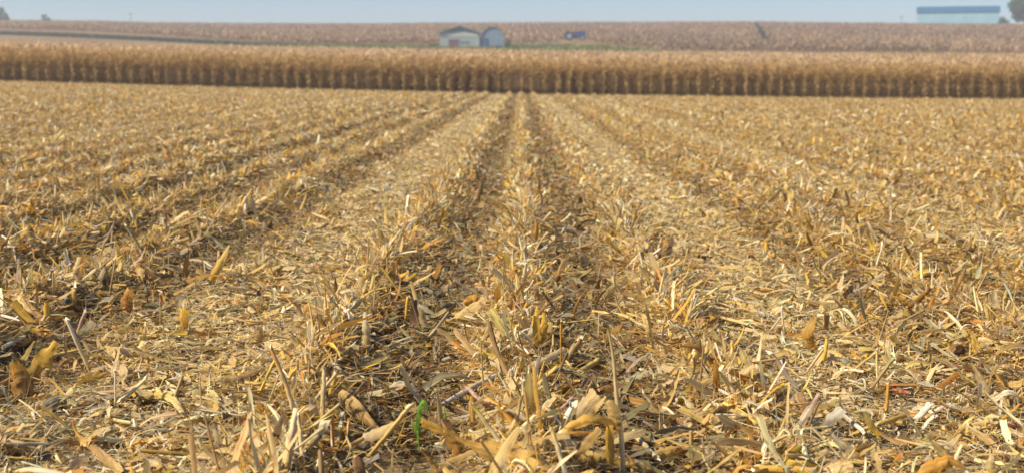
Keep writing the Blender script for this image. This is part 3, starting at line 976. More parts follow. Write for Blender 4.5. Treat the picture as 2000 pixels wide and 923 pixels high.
# ----------------------------------------------------------------- stubble stubs in the rows
ROWNAME = {0: 'the middle stubble row', -1: 'the row left of the middle one', 1: 'the row right of the middle one', -2: 'the left wheel track',
           2: 'the right wheel track', -3: 'the row beyond the left wheel track', 3: 'the row beyond the right wheel track',
           -4: 'the fourth row left of the middle', 4: 'the fourth row right of the middle', -5: 'the fifth row left of the middle', 5: 'the fifth row right of the middle'}
STUBS = [  # height, radius, lean, colour, cap, fibres, description
    (.12, .010, .10, STRAW, PALE, 7, 'short straw-coloured stub with a frayed pale top'),
    (.09, .011, .35, TAN, CREAM, 4, 'low tan stub leaning aside'),
    (.16, .009, .20, CREAM, WHITE, 5, 'tall cream stub with torn white pith'),
    (.11, .012, -.15, GREY, PALE, 6, 'grey weathered stub split at its top'),
    (.14, .008, .45, GOLD, PALE, 4, 'thin golden stub bent well over'),
    (.07, .012, .05, BROWN, TAN, 3, 'brown stub cut close to the ground'),
]


def stub_meshes(i):
    h, r, lean, col, cap, nf, _ = STUBS[i]
    rng = np.random.default_rng(100 + i)
    top = A(math.sin(lean) * h, .02 * (i % 3 - 1), math.cos(lean) * h)
    g = Geo()
    mid = top * .45
    tubes(g, A(0, 0, -.03), mid, r * 1.1, r, col, 8, rng, cap)
    tubes(g, mid, mid + (top - mid) * .08, r * 1.25, r * 1.2, np.array(col) * .7, 8, rng, cap)
    tubes(g, mid + (top - mid) * .06, top, r, r * .85, col, 8, rng, cap)
    n = nf
    a = rng.uniform(0, 6.28, n)
    ribbons(g, np.stack([top[0] + np.cos(a) * r * .7, top[1] + np.sin(a) * r * .7, np.full(n, top[2] - .015)], 1), a, rng.uniform(.9, 1.5, n), rng.normal(0, .4, n),
            rng.uniform(.03, .08, n), rng.uniform(.003, .007, n), rng.normal(0, .9, n), rng.normal(0, .5, n), np.zeros(n), np.full(n, .8), np.tile(np.array(cap) * .95, (n, 1)), 4, 1, .2, rng, start=True)
    st = g.mesh('stalk', M_STALK)
    g = Geo()
    n = 4 if i != 5 else 3
    a = rng.uniform(0, 6.28, n)
    zz = rng.uniform(.01, h * .5, n)
    cc = np.array([(STRAW, ORANGE, CREAM, TAN, PALE, GOLD)[(i + q) % 6] for q in range(n)]) * rng.uniform(.8, 1.1, (n, 1))
    ribbons(g, np.stack([np.cos(a) * r + top[0] * zz / h, np.sin(a) * r + top[1] * zz / h, zz], 1), a, rng.uniform(.6, 1.4, n), rng.normal(0, .3, n),
            rng.uniform(.06, .15, n), rng.uniform(.009, .024, n), -rng.uniform(.2, 2.6, n), rng.normal(0, 1.0, n), rng.uniform(.1, .5, n), np.full(n, .8), cc, 7, 2, .15, rng, start=True, jit=.03)
    sh = g.mesh('leaf_sheath', M_LITTER)
    return st, sh


def build_stubs():
    rng = np.random.default_rng(31)
    protos = [stub_meshes(i) for i in range(len(STUBS))]
    spots = []
    for k in list(range(-22, 23)):
        if abs(k) == 2:
            step, keep = .5, .5
        elif k > 2:
            step, keep = .24, .4
        else:
            step, keep = .19, .75
        y = 3.2 + rng.random() * .2
        while y < 60:
            y += step * rng.uniform(.7, 1.3)
            if y > 30 and rng.random() < .4:
                continue
            if rng.random() > keep:
                continue
            x = k * ROW + .035 * math.sin(y * .55 + .6) + .02 * math.sin(y * 1.7) + rng.normal(0, .025)
            if abs(x) < .40 * y + .9:
                spots.append((y, x, k))
    spots.sort()
    inview = [s for s in spots if abs(s[1]) < .355 * s[0] and s[0] > 4.35 and abs(s[2]) <= 5][:296]
    chosen = set(inview)
    mass = Geo()
    for (y, x, k) in spots:
        i = int(rng.integers(0, len(STUBS)))
        rz = rng.uniform(0, 6.28)
        sc = rng.uniform(.62, 1.05) * (.6 if abs(k) == 2 else 1)
        loc = (x, y, gz(x, y) - .01)
        if (y, x, k) in chosen:
            h, r, lean, col, cap, nf, desc = STUBS[i]
            root = empty('corn_stub', loc, f'{desc}, in {ROWNAME[k]}', 'corn stub', 'cut corn stubs standing in the rows', rz)
            root.scale = (sc, sc, sc)
            for nm, me in zip(('stalk', 'leaf_sheath'), protos[i]):
                o = bpy.data.objects.new(nm, me)
                COL.objects.link(o)
                o.parent = root
        else:
            h, r, lean, col, cap, nf, desc = STUBS[i]
            h *= sc * .85
            d = A(math.sin(lean) * math.cos(rz), math.sin(lean) * math.sin(rz), math.cos(lean)) * h
            p = np.array(loc)
            tubes(mass, p, p + d * .8, r * .8, r * .7, np.array(col) * .85, 4, rng, col)
            n = 3
            a = rng.uniform(0, 6.28, n)
            ribbons(mass, np.tile(p + [0, 0, .03], (n, 1)), a, rng.uniform(.2, 1.3, n), rng.normal(0, .3, n), rng.uniform(.05, .13, n), rng.uniform(.010, .03, n),
                    -rng.uniform(0, 2, n), rng.normal(0, .6, n), np.full(n, .2), np.full(n, .8), PAL[rng.integers(0, 8, n)], 3, 1, .15, rng, start=True)
    tag(mass.build('corn_stubble', M_STALK), 'rows of cut corn stubs running away across the harvested field', 'stubble', kind='stuff')


build_stubs()

# ----------------------------------------------------------------- standing corn
C_LEAF = np.array([(.58, .385, .155), (.62, .42, .185), (.53, .33, .12), (.57, .40, .20), (.43, .30, .14), (.46, .36, .15)])


def corn_plant(seed, lod=0):
    rng = np.random.default_rng(500 + seed)
    H = rng.uniform(2.0, 2.3)
    st, lf, ea, ta = Geo(), Geo(), Geo(), Geo()
    lean = rng.normal(0, .04, 2)
    top = A(lean[0] * H, lean[1] * H, H)
    tubes(st, A(0, 0, -.05), top, .015, .006, (.36, .26, .12), 6 if lod == 0 else 4, rng, S=3)
    n = 15 if lod == 0 else 9
    hz = np.linspace(.16 if lod == 0 else .57, .97, n) ** .8 * H
    az = (np.arange(n) % 2) * math.pi + rng.normal(0, .5, n) + rng.uniform(0, 6.28)
    L = rng.uniform(.55, .85, n) * np.where(hz < .64 * H, .42, 1.08) * np.where(hz > .85 * H, .75, 1)
    pitch = np.where(hz < .64 * H, rng.uniform(.6, 1.0, n), rng.uniform(.7, 1.25, n))
    bend = -np.where(hz < .64 * H, rng.uniform(2.2, 2.9, n), rng.uniform(1.1, 2.1, n))
    ribbons(lf, np.stack([lean[0] * hz, lean[1] * hz, hz], 1), az, pitch, rng.normal(0, .2, n), L, rng.uniform(.05, .085, n), bend, rng.normal(0, 1.2, n),
            rng.uniform(.05, .3, n), np.full(n, .9), C_LEAF[rng.integers(0, len(C_LEAF), n)] * rng.uniform(.85, 1.15, (n, 1)), 5 if lod == 0 else 3, 1 + (lod == 0), .12, rng, start=True)
    ez = H * rng.uniform(.42, .5)
    a = rng.uniform(0, 6.28)
    e0 = A(lean[0] * ez, lean[1] * ez, ez)
    e1 = e0 + A(math.cos(a) * .12, math.sin(a) * .12, -.16)
    em = (e0 + e1) / 2
    tubes(ea, e0, em, .012, .032, (.52, .38, .19), 6, rng)
    tubes(ea, em, e1, .032, .008, (.55, .42, .22), 6, rng)
    m = 6 if lod == 0 else 3
    ribbons(ta, np.tile(top, (m, 1)), rng.uniform(0, 6.28, m), rng.uniform(.9, 1.55, m), np.zeros(m), rng.uniform(.15, .3, m), np.full(m, .014), -rng.uniform(0, .8, m), np.zeros(m), np.zeros(m),
            np.full(m, .5), np.tile((.60, .43, .25), (m, 1)), 3, 1, .1, rng, start=True)
    return st, lf, ea, ta


def build_corn():
    rng = np.random.default_rng(77)
    P = [corn_plant(i) for i in range(9)]
    ME = [[g.mesh(nm, M_STALK if nm == 'stalk' else M_CORN) for g, nm in zip(p, ('stalk', 'leaves', 'ear', 'tassel'))] for p in P]
    merged = []
    for i in range(8):
        g = Geo()
        for q in corn_plant(40 + i, 1):
            g.merge(q)
        merged.append(g)
    lodged = []
    for i in range(4):
        g = Geo()
        for q in corn_plant(60 + i, 0):
            g.merge(q)
        lodged.append(g)
    rank = ['dry tan corn plant at the end of its row, front rank of the standing corn',
            'dry tan corn plant right behind the front rank of the standing corn',
            'dry tan corn plant third from the end of its row in the standing corn']
    mass = Geo()
    for k in range(-68, 69):
        x0 = k * ROW
        y = DC + rng.uniform(-.1, .25)
        j = 0
        while y < DC + 17:
            x = x0 + rng.normal(0, .035)
            z = bz(x, y) - .01
            s = rng.uniform(.84, 1.07)
            if j < 3 and abs(k) <= 49:
                i = int(rng.integers(0, 9))
                root = empty('corn_plant', (x, y, z), rank[j], 'corn plant', 'standing corn plants along the field edge', rng.uniform(0, 6.28))
                root.scale = (s, s, s)
                for nm, me in zip(('stalk', 'leaves', 'ear', 'tassel'), ME[i]):
                    o = bpy.data.objects.new(nm, me)
                    COL.objects.link(o)
                    o.parent = root
            else:
                M = Matrix.Translation((x, y, z)) @ Matrix.Rotation(rng.uniform(0, 6.28), 4, 'Z') @ Matrix.Scale(s, 4)
                mass.merge(merged[int(rng.integers(0, 8))], M)
            y += rng.uniform(.15, .26) * (1 if j < 16 else 1.5)
            j += 1
    # lodged plants between the rows close the view down the rows
    for q in range(3400):
        y = DC + 4 + 22 * rng.random()
        x = rng.uniform(-1, 1) * (.40 * y + 4)
        M = Matrix.Translation((x, y, bz(x, y) - .01)) @ Matrix.Rotation(rng.uniform(0, 6.28), 4, 'Z') @ Matrix.Rotation(rng.uniform(0, .5), 4, 'X') @ Matrix.Scale(rng.uniform(.6, .95), 4)
        mass.merge(lodged[int(rng.integers(0, 4))], M)
    # deeper in only the tops can be seen
    n = 85000
    y = DC + 6 + 115 * rng.random(n) ** 1.5
    hw = .40 * y + 6
    x = rng.uniform(-1, 1, n) * hw
    x = np.round(x / ROW) * ROW + rng.normal(0, .06, n)
    z = base_ground(x, y)
    for (lo, hi, pt, LL) in ((1.5, 2.0, (.5, 1.2), (.5, .9)), (1.85, 2.25, (.7, 1.5), (.25, .5))):
        zz = z + rng.uniform(lo, hi, n)
        ribbons(mass, np.stack([x, y, zz], 1), rng.uniform(0, 6.28, n), rng.uniform(*pt, n), rng.normal(0, .4, n), rng.uniform(*LL, n), rng.uniform(.08, .17, n), -rng.uniform(.6, 2.4, n), rng.normal(0, .6, n),
                np.zeros(n), np.full(n, .9), (C_LEAF[rng.integers(0, len(C_LEAF), n)] if hi < 2.1 else np.tile((.64, .46, .27), (n, 1))) * rng.uniform(.85, 1.15, (n, 1)), 2, 1, .1, rng, start=True)
    tag(mass.build('standing_corn', M_CORN), 'mass of dry standing corn behind the front plants, reaching back to the grass strip', 'corn field', kind='stuff')


build_corn()

# ----------------------------------------------------------------- far corn on the hill, grass strips


def strip_mask(px, py, pts, halfw):
    """distance in height from a broken line given by (px,py) photo points, used to lay the grass strips along the hillside"""
    xs = np.array([p[0] for p in pts])
    ys = np.array([p[1] for p in pts])
    return np.abs(py - np.interp(px, xs, ys)) < halfw


GRASS_LINE = [(-300, 430, 462), (0, 408, 452), (200, 378, 416), (400, 352, 378), (520, 346, 362), (700, 330, 356), (850, 322, 356), (990, 300, 372), (1060, 290, 376), (1180, 285, 372), (1270, 275, 348), (1330, 262, 280)]


def build_far_corn():
    rng = np.random.default_rng(91)
    g = Geo()
    n = 230000
    y = rng.uniform(345, 725, n)
    x = rng.uniform(-1, 1, n) * (.41 * y + 10)
    x = np.round(x / 2.286) * 2.286 + rng.normal(0, .3, n)
    px = 1018 + x / y * FPX
    gx = [p[0] for p in GRASS_LINE]
    far_edge = np.interp(px, gx, [p[2] for p in GRASS_LINE])
    edge = np.where(px < 700, far_edge + 60 * np.clip((700 - px) / 500, 0, 1), far_edge + 18)
    keep = y > edge
    keep &= ~((np.abs(px - 1122) < 40) & (y < 428))
    keep &= ~((np.abs(px - (1466 + (700 - y) / 300 * 22)) < 3.2) & (y > 400))
    x, y = x[keep], y[keep]
    n = len(x)
    z = base_ground(x, y)
    cc = np.array([(.40, .27, .15), (.43, .295, .165), (.38, .255, .14), (.41, .285, .165)])
    patch = .85 + .3 * vnoise(x / 40, y / 60, 9)
    for q in range(2):
        ribbons(g, np.stack([x, y, z + rng.uniform(.2, 1.0, n)], 1), rng.uniform(0, 6.28, n), rng.uniform(.9, 1.5, n), rng.normal(0, .3, n), rng.uniform(.8, 1.4, n), rng.uniform(.22, .5, n), -rng.uniform(.3, 1.4, n),
                rng.normal(0, .5, n), np.zeros(n), np.full(n, .8), cc[rng.integers(0, 4, n)] * patch[:, None] * rng.uniform(.92, 1.08, (n, 1)), 2, 1, .2, rng, start=True)
    tag(g.build('far_corn', M_FAR), 'ripe brown corn covering the far hillside up to the skyline', 'corn field', kind='stuff')
    # grass
    g = Geo()
    n = 40000
    px = rng.uniform(-250, 1335, n)
    near = np.interp(px, gx, [p[1] for p in GRASS_LINE])
    far_ = np.interp(px, gx, [p[2] for p in GRASS_LINE])
    y = near + (far_ - near) * rng.random(n)
    x = (px - 1018) / FPX * y
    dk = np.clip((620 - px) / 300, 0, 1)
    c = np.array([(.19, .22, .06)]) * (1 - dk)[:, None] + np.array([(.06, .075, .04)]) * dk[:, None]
    # weeds along the gully in the hill
    m = 4200
    yy = 395 + 260 * rng.random(m) ** 1.5
    pp = 1466 + (700 - yy) / 300 * 22 + rng.normal(0, 1.8, m)
    wx = (pp - 1018) / FPX * yy
    x = np.concatenate([x, wx])
    y = np.concatenate([y, yy])
    c = np.concatenate([c, np.tile((.04, .055, .035), (m, 1))])
    big = np.concatenate([np.ones(len(x) - m), np.full(m, 2.4)])
    n = len(x)
    z = base_ground(x, y)
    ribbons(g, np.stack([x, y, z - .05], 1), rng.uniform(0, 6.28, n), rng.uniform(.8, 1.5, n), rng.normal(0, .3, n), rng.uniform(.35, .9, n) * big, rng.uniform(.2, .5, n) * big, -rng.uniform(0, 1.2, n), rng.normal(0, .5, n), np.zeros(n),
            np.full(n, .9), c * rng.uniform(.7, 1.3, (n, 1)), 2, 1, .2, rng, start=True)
    tag(g.build('grass', M_TREE), 'strip of rough green grass along the foot of the far hill', 'grass', kind='stuff')


build_far_corn()

# ----------------------------------------------------------------- trees and bushes


def leaf_cloud(g, centers, radii, n, size, cols, rng):
    cen = np.array(centers, float)
    rad = np.array(radii, float)
    w = rad[:, 0] ** 2
    i = rng.choice(len(cen), n, p=w / w.sum())
    d = rng.normal(0, 1, (n, 3))
    d /= np.linalg.norm(d, axis=1)[:, None]
    p = cen[i] + d * rad[i] * (rng.random((n, 1)) ** .45)
    ribbons(g, p, rng.uniform(0, 6.28, n), rng.uniform(-1, 1, n), rng.uniform(-1.5, 1.5, n), rng.uniform(.6, 1.3, n) * size, rng.uniform(.4, .9, n) * size, rng.normal(0, .7, n), np.zeros(n), np.zeros(n), np.full(n, .8),
            np.array(cols)[rng.integers(0, len(cols), n)] * rng.uniform(.7, 1.3, (n, 1)), 2, 1, .25, rng)


def tree(name, label, cat, x, y, H, W, n, seed, cols, trunk=True, group=None, dz=0):
    rng = np.random.default_rng(seed)
    z = bz(x, y) + dz
    root = empty(name, (x, y, z), label, cat, group)
    if trunk:
        g = Geo()
        tubes(g, A(0, 0, -.5), A(.1, 0, H * .45), H * .028, H * .018, (.09, .07, .055), 8, rng, S=3)
        cen, rad = [], []
        for i in range(12):
            a = i * 2.4 + rng.uniform(-.4, .4)
            e = A(math.cos(a) * W * .36 * rng.uniform(.5, 1.1), math.sin(a) * W * .36 * rng.uniform(.5, 1.1), H * rng.uniform(.2, .85))
            s0 = A(.1, 0, H * rng.uniform(.25, .45))
            tubes(g, s0, e, H * .011, H * .003, (.09, .07, .055), 6, rng, S=2)
            cen.append(e)
            rr = W * rng.uniform(.13, .24)
            rad.append((rr, rr, rr * .8))
        cen.append(A(0, 0, H * .86))
        rad.append((W * .2, W * .2, H * .13))
        g.build('trunk', M_BARK, root)
    else:
        cen, rad = [], []
        for i in range(6):
            a = rng.uniform(0, 6.28)
            cen.append(A(math.cos(a) * W * .25, math.sin(a) * W * .25, H * rng.uniform(.3, .65)))
            rad.append((W * .27, W * .27, H * .32))
        g = Geo()
        for i in range(5):
            a = i * 1.3
            tubes(g, A(0, 0, -.1), A(math.cos(a) * W * .25, math.sin(a) * W * .25, H * .6), .04, .015, (.09, .07, .055), 6, rng)
        g.build('stem', M_BARK, root)
    g = Geo()
    leaf_cloud(g, cen, rad, n, max(W, H) * .055, cols, rng)
    g.build('crown' if trunk else 'foliage', M_TREE, root)
    return root


GREENS = [(.025, .13, .065), (.04, .15, .07), (.02, .10, .06), (.055, .15, .06)]


def gpos(px, y):
    return ray(px, 60).x * y


tree('tree', 'tall dark green tree cut by the right edge, beside the long blue-roofed shed', 'tree', gpos(2000, 722), 722, 18.5, 20.0, 5600, 1, GREENS)
tree('bush', 'low dark bush between the long blue-roofed shed and the tall tree', 'bush', gpos(1961, 716), 716, 6.6, 7.0, 2200, 2, GREENS, False)
tree('tree', 'bluish rounded tree on the skyline, cut by the left edge', 'tree', gpos(4, 730), 730, 9.5, 8.5, 2600, 3, GREENS)
tree('tree', 'small lone dark tree on the skyline near the left edge', 'tree', gpos(90, 722), 722, 5.6, 4.6, 2200, 4, GREENS)
tree('shrub', 'upright dark green shrub against the right end of the arched steel hut', 'shrub', gpos(991, 341), 341, 2.4, 1.8, 900, 5, GREENS, False)
tree('shrub', 'low green shrub at the left foot of the gabled shed', 'shrub', gpos(848, 343), 343, 1.4, 2.2, 700, 6, [(.07, .12, .05), (.05, .09, .04)], False)

# ----------------------------------------------------------------- farm buildings


def gabled_shed():
    y = 344.0
    x0, x1 = gpos(859, y), gpos(936, y)
    W = x1 - x0
    z = bz((x0 + x1) / 2, y) - .1
    eave, ridge, dep = 3.95, 5.45, 8.0
    root = empty('gabled_shed', ((x0 + x1) / 2, y, z), 'weathered pale green shed with low gable and red door, beside the arched hut', 'shed')
    h = W / 2
    g = Geo()
    box(g, -h, h, 0, dep, -.6, eave)
    g.build('wall', M_SHEDWALL, root, False)
    g = Geo()   # gable wall above the eaves
    for yy in (0.0, dep):
        v = np.array([(-h, yy, eave), (h, yy, eave), (h * .02, yy, ridge - .1), (-h * .02, yy, ridge - .1)])
        g.add(v, [(0, 1, 2, 3)], np.ones((4, 3)), v)
    g.build('gable', M_SHEDROOF, root, False)
    g = Geo()
    for s in (-1, 1):
        a = np.array([(0, -.45, ridge), (0, dep + .45, ridge), (s * (h + .45), dep + .45, eave - .12), (s * (h + .45), -.45, eave - .12)])
        b = a - np.array([0, 0, .22])
        v = np.concatenate([a, b])
        g.add(v, [(0, 1, 2, 3), (7, 6, 5, 4), (0, 3, 7, 4), (1, 5, 6, 2), (2, 6, 7, 3)], np.ones((8, 3)), v)
    g.build('roof', M_SHEDROOF, root, False)
    g = Geo()
    box(g, -h + .5, h - .2, -.06, -.003, eave - 1.15, eave - .35)
    g.build('white_board_band', M_BAND, root, False)
    g = Geo()
    dx = gpos(876, y) - (x0 + x1) / 2
    box(g, dx, dx + 2.3, -.07, -.003, -.3, 2.0)
    d = g.build('door', M_RED, root, False)
    d['label'] = 'faded red sliding door'
    g = Geo()
    box(g, dx - .1, dx + 2.6, -.14, -.075, 1.95, 2.1)
    g.build('door_rail', M_METAL, d, False)
    g = Geo()
    box(g, dx + 2.6, dx + 5.0, -.05, -.003, 1.15, 1.75)
    g.build('window', M_HUT, root, False)


def arched_hut():
    y = 343.0
    x0, x1 = gpos(937.5, y), gpos(985, y)
    W = x1 - x0
    z = bz((x0 + x1) / 2, y) - .1
    H = 5.25
    root = empty('arched_hut', ((x0 + x1) / 2, y, z), 'blue-grey steel hut with a tall rounded arch roof, touching the gabled shed', 'hut')
    n = 20
    t = np.linspace(0, math.pi, n + 1)
    X = -np.cos(t) * W / 2
    Z = np.sin(t) ** .8 * (H - .9) + .9
    X[0], X[-1] = -W / 2, W / 2
    g = Geo()
    ys = np.linspace(-.25, 9, 40)
    cor = np.where(np.arange(40) % 2, .05, 0.)
    V = np.array([[(X[i] * (1 + cor[j] / 3), ys[j], Z[i] + cor[j]) for i in range(n + 1)] for j in range(40)])
    q = [(j * (n + 1) + i, j * (n + 1) + i + 1, (j + 1) * (n + 1) + i + 1, (j + 1) * (n + 1) + i) for j in range(39) for i in range(n)]
    g.add(V, q, np.ones((40 * (n + 1), 3)), V.reshape(-1, 3))
    g.build('arched_roof', M_HUT, root)
    g = Geo()
    for i in range(n):
        v = np.array([(X[i], 0, -.6), (X[i + 1], 0, -.6), (X[i + 1], 0, Z[i + 1] - .02), (X[i], 0, Z[i] - .02)])
        g.add(v, [(0, 1, 2, 3)], np.ones((4, 3)), v)
    for s in (-1, 1):
        box(g, s * W / 2 - .05, s * W / 2 + .05, .02, 9, -.6, .95)
    g.build('end_wall', M_HUTEND, root, False)
    g = Geo()
    box(g, -W / 2 + .15, -W / 2 + 2.0, -.08, -.004, -.2, 2.5)
    d = g.build('door', M_BLUEDOOR, root, False)
    g = Geo()
    box(g, -W / 2 + 1.6, -W / 2 + 1.7, -.12, -.082, 1.0, 1.2)
    g.build('handle', M_METAL, d, False)
    g = Geo()
    box(g, -W / 2 + 2.6, -W / 2 + 5.2, -.09, -.004, -.2, .75)
    g.build('low_panel', M_METAL, root, False)


def long_shed():
    y = 722.0
    x0, x1 = gpos(1793, y), gpos(1947, y)
    W = (x1 - x0)
    z = bz((x0 + x1) / 2, y)
    zt = CAMZ + (146 - 14) / FPX * y - z
    ze = CAMZ + (146 - 25.5) / FPX * y - z
    root = empty('long_shed', ((x0 + x1) / 2, y, z), 'long pale machine shed with a bright blue roof standing on the skyline', 'shed', None, -math.atan2((x0 + x1) / 2, y))
    h = W / 2
    g = Geo()
    box(g, -h, h, 0, 16, -2, ze - .15)
    g.build('wall', M_LONGWALL, root, False)
    g = Geo()
    for s in (0, 1):
        ya, yb = (-.25, 8) if s == 0 else (16.25, 8)
        a = np.array([(-h - .4, ya, ze - .2), (h + .4, ya, ze - .2), (h + .4, yb, zt), (-h - .4, yb, zt)])
        v = np.concatenate([a, a - np.array([0, 0, .2])])
        g.add(v, [(0, 1, 2, 3), (7, 6, 5, 4), (0, 4, 5, 1), (1, 5, 6, 2), (3, 7, 4, 0)], np.ones((8, 3)), v)
    g.build('roof', M_LONGROOF, root, False)
    g = Geo()
    for s in (-1, 1):
        v = np.array([(s * h, 0, ze - .2), (s * h, 16, ze - .2), (s * h, 8.1, zt - .15), (s * h, 7.9, zt - .15)])
        g.add(v, [(0, 1, 2, 3)], np.ones((4, 3)), v)
    g.build('gable', M_LONGWALL, root, False)
    g = Geo()
    box(g, -h - .3, h + .3, -.42, -.27, ze - .40, ze - .24)
    g.build('gutter', M_LONGROOF, root, False)
    for dx in (-h * .55, h * .05, h * .6):
        g = Geo()
        box(g, dx - 2.2, dx + 2.2, -.12, -.005, -.5, ze - 1.0)
        g.build('sliding_door', M_LONGDOOR, root, False)


def utility_pole(px, y, H, label):
    x = gpos(px, y)
    root = empty('utility_pole', (x, y, bz(x, y)), label, 'utility pole', 'utility poles on the skyline')
    rng = np.random.default_rng(5)
    g = Geo()
    tubes(g, A(0, 0, -1), A(0, 0, H), .17, .12, (.2, .2, .2), 8, rng)
    g.build('pole', M_POLE, root)
    g = Geo()
    box(g, -1.1, 1.1, -.22, -.13, H - .9, H - .75)
    arm = g.build('crossarm', M_POLE, root, False)
    for s in (-.95, -.4, .4, .95):
        g = Geo()
        tubes(g, A(s, -.17, H - .75), A(s, -.17, H - .55), .05, .04, (.3, .3, .3), 6, rng)
        g.build('insulator', M_METAL, arm)


def tractor():
    y = 409.0
    x = gpos(1124, y)
    z = bz(x, y)
    root = empty('tractor', (x, y, z), 'blue farm tractor parked on the grass right of the sheds', 'tractor')
    root.scale = (1.6, 1.35, 1.5)
    rng = np.random.default_rng(6)
    z0 = .25

    def wheel(cx, cy, r, w, nm):
        g = Geo()
        n = 24
        t = np.arange(n) / n * 2 * math.pi
        prof = [(-w / 2, r * .62), (-w / 2, r * .9), (-w * .3, r), (w * .3, r), (w / 2, r * .9), (w / 2, r * .62)]
        V = np.array([[(cx + math.cos(a) * rr, cy + o, z0 + r + math.sin(a) * rr) for a in t] for o, rr in prof])
        q = [(i * n + j, i * n + (j + 1) % n, (i + 1) * n + (j + 1) % n, (i + 1) * n + j) for i in range(len(prof) - 1) for j in range(n)]
        g.add(V, q, np.ones((len(prof) * n, 3)), V.reshape(-1, 3))
        ty = g.build('wheel', M_TYRE, root)
        g = Geo()
        tubes(g, A(cx, cy - w * .35, z0 + r), A(cx, cy + w * .35, z0 + r), r * .6, r * .6, (.5, .5, .5), 16, rng)
        g.build('rim', M_RIM, ty)
    for s in (-1, 1):
        wheel(-1.15, s * .8, .82, .42, 'rear')
        wheel(1.2, s * .7, .48, .26, 'front')
    g = Geo()
    box(g, -.35, 1.75, -.36, .36, z0 + .85, z0 + 1.55)
    box(g, -.25, 1.68, -.3, .3, z0 + 1.552, z0 + 1.66)
    g.build('hood', M_TBLUE, root, False)
    g = Geo()
    box(g, -1.5, 1.5, -.22, .22, z0 + .5, z0 + .848)
    g.build('chassis', M_METAL, root, False)
    for s in (-1, 1):
        g = Geo()
        for i in range(8):
            a0, a1 = .25 + i * .32, .25 + (i + 1) * .32
            v = np.array([(-1.15 + math.cos(a) * .93, s * .8 + o, z0 + .82 + math.sin(a) * .93) for a in (a0, a1) for o in (-.28, .28)])
            g.add(v, [(0, 1, 3, 2)], np.ones((4, 3)), v)
        g.build('fender', M_TBLUE, root)
    g = Geo()
    box(g, -1.35, -.85, -.25, .25, z0 + 1.25, z0 + 1.38)
    box(g, -1.47, -1.36, -.25, .25, z0 + 1.25, z0 + 1.75)
    g.build('seat', M_METAL, root, False)
    g = Geo()
    tubes(g, A(-.35, 0, z0 + 1.4), A(-.6, 0, z0 + 1.8), .03, .03, (.1, .1, .1), 6, rng)
    n = 12
    for i in range(n):
        a0, a1 = i / n * 6.283, (i + 1) / n * 6.283
        tubes(g, A(-.6 + .08 * math.cos(a0), .2 * math.sin(a0), z0 + 1.8 + .1 * math.cos(a0)), A(-.6 + .08 * math.cos(a1), .2 * math.sin(a1), z0 + 1.8 + .1 * math.cos(a1)), .02, .02, (.1, .1, .1), 6, rng)
    g.build('steering_wheel', M_METAL, root)
    g = Geo()
    for s in (-.45, .45):
        tubes(g, A(-1.55, s, z0 + .9), A(-1.62, s, z0 + 2.35), .045, .045, (.1, .1, .1), 6, rng)
    tubes(g, A(-1.62, -.5, z0 + 2.35), A(-1.62, .5, z0 + 2.35), .045, .045, (.1, .1, .1), 6, rng)
    g.build('roll_bar', M_METAL, root)
    g = Geo()
    tubes(g, A(1.0, .1, z0 + 1.66), A(1.0, .1, z0 + 2.1), .045, .045, (.1, .1, .1), 8, rng)
    g.build('exhaust', M_METAL, root)


gabled_shed()
arched_hut()
long_shed()
tractor()
utility_pole(256, 740, 8.0, 'thin faint utility pole on the skyline above the left of the hill')
utility_pole(1760, 740, 7.0, 'thin faint utility pole on the skyline left of the long blue-roofed shed')

build_heroes()
build_seedlings()


# ----------------------------------------------------------------- air, light, camera


def build_haze():
    g = Geo()
    box(g, -620, 620, -55, 960, -62, 40)
    m, nt, out = newmat('haze_air')
    v = N(nt, 'ShaderNodeVolumePrincipled', Density=.00058, Anisotropy=.2)
    v.inputs['Color'].default_value = (.84, .90, 1.0, 1)
    nt.links.new(v.outputs[0], out.inputs['Volume'])
    o = g.build('haze', m, None, False)
    tag(o, kind='stuff')


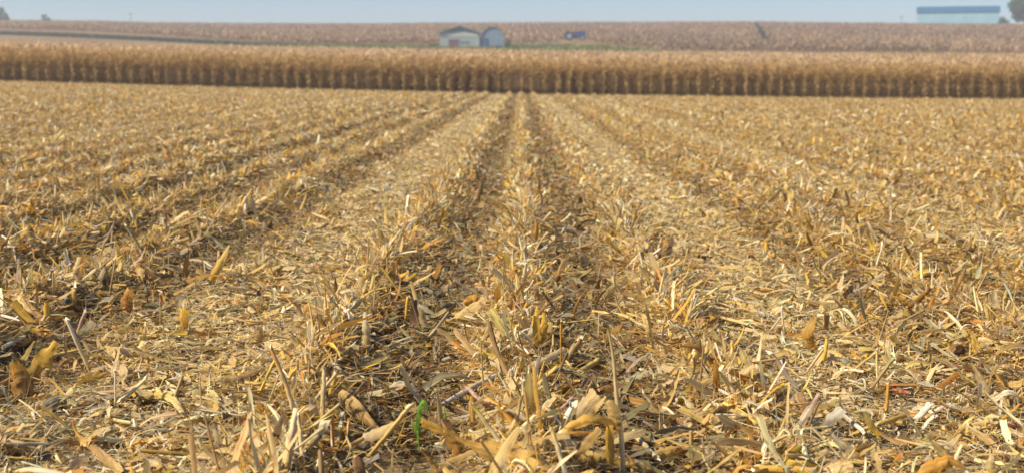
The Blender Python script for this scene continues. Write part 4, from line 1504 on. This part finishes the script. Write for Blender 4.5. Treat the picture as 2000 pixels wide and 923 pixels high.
HAZE = True
if HAZE:
    build_haze()

SUNV = Vector((-.72, -.27, .70)).normalized()
EL = math.asin(SUNV.z)
AZ = math.atan2(SUNV.x, SUNV.y)
w = bpy.data.worlds.new('World')
SC.world = w
w.use_nodes = True
nt = w.node_tree
nt.nodes.clear()
sky = nt.nodes.new('ShaderNodeTexSky')
sky.sky_type = 'NISHITA'
sky.sun_disc = False
sky.sun_elevation = EL
sky.sun_rotation = AZ
sky.altitude = 200
sky.air_density = 1.0
sky.dust_density = .15
sky.ozone_density = 7.0
bg = nt.nodes.new('ShaderNodeBackground')
bg.inputs['Strength'].default_value = .084
wo = nt.nodes.new('ShaderNodeOutputWorld')
tint = N(nt, 'ShaderNodeMix', data_type='RGBA', blend_type='MULTIPLY')
tint.inputs[0].default_value = 1.0
tint.inputs[7].default_value = (1.0, .97, 1.03, 1)
nt.links.new(sky.outputs[0], tint.inputs[6])
nt.links.new(tint.outputs[2], bg.inputs[0])
nt.links.new(bg.outputs[0], wo.inputs[0])

sl = bpy.data.lights.new('sun', 'SUN')
sl.energy = 5.0
sl.angle = R(7.0)
sl.color = (1.0, .875, .67)
so = bpy.data.objects.new('sun', sl)
COL.objects.link(so)
so.rotation_euler = (-SUNV).to_track_quat('-Z', 'Y').to_euler()

cd = bpy.data.cameras.new('camera')
cd.lens = 50.04
cd.sensor_width = 36
cd.clip_start = .1
cd.clip_end = 5000
cd.dof.use_dof = True
cd.dof.focus_distance = 5.7
cd.dof.aperture_fstop = 3.8
co = bpy.data.objects.new('camera', cd)
COL.objects.link(co)
co.location = CAM
co.rotation_euler = CROT
SC.camera = co

SC.view_settings.view_transform = 'Standard'
SC.view_settings.look = 'None'
SC.view_settings.exposure = 0.5
SC.view_settings.gamma = 1.0
SC.view_settings.use_curve_mapping = False
SC.render.engine = 'CYCLES'
SC.cycles.max_bounces = 8
SC.cycles.diffuse_bounces = 6
SC.cycles.transmission_bounces = 4
SC.cycles.volume_bounces = 1
SC.cycles.use_denoising = True
SC.render.film_transparent = False
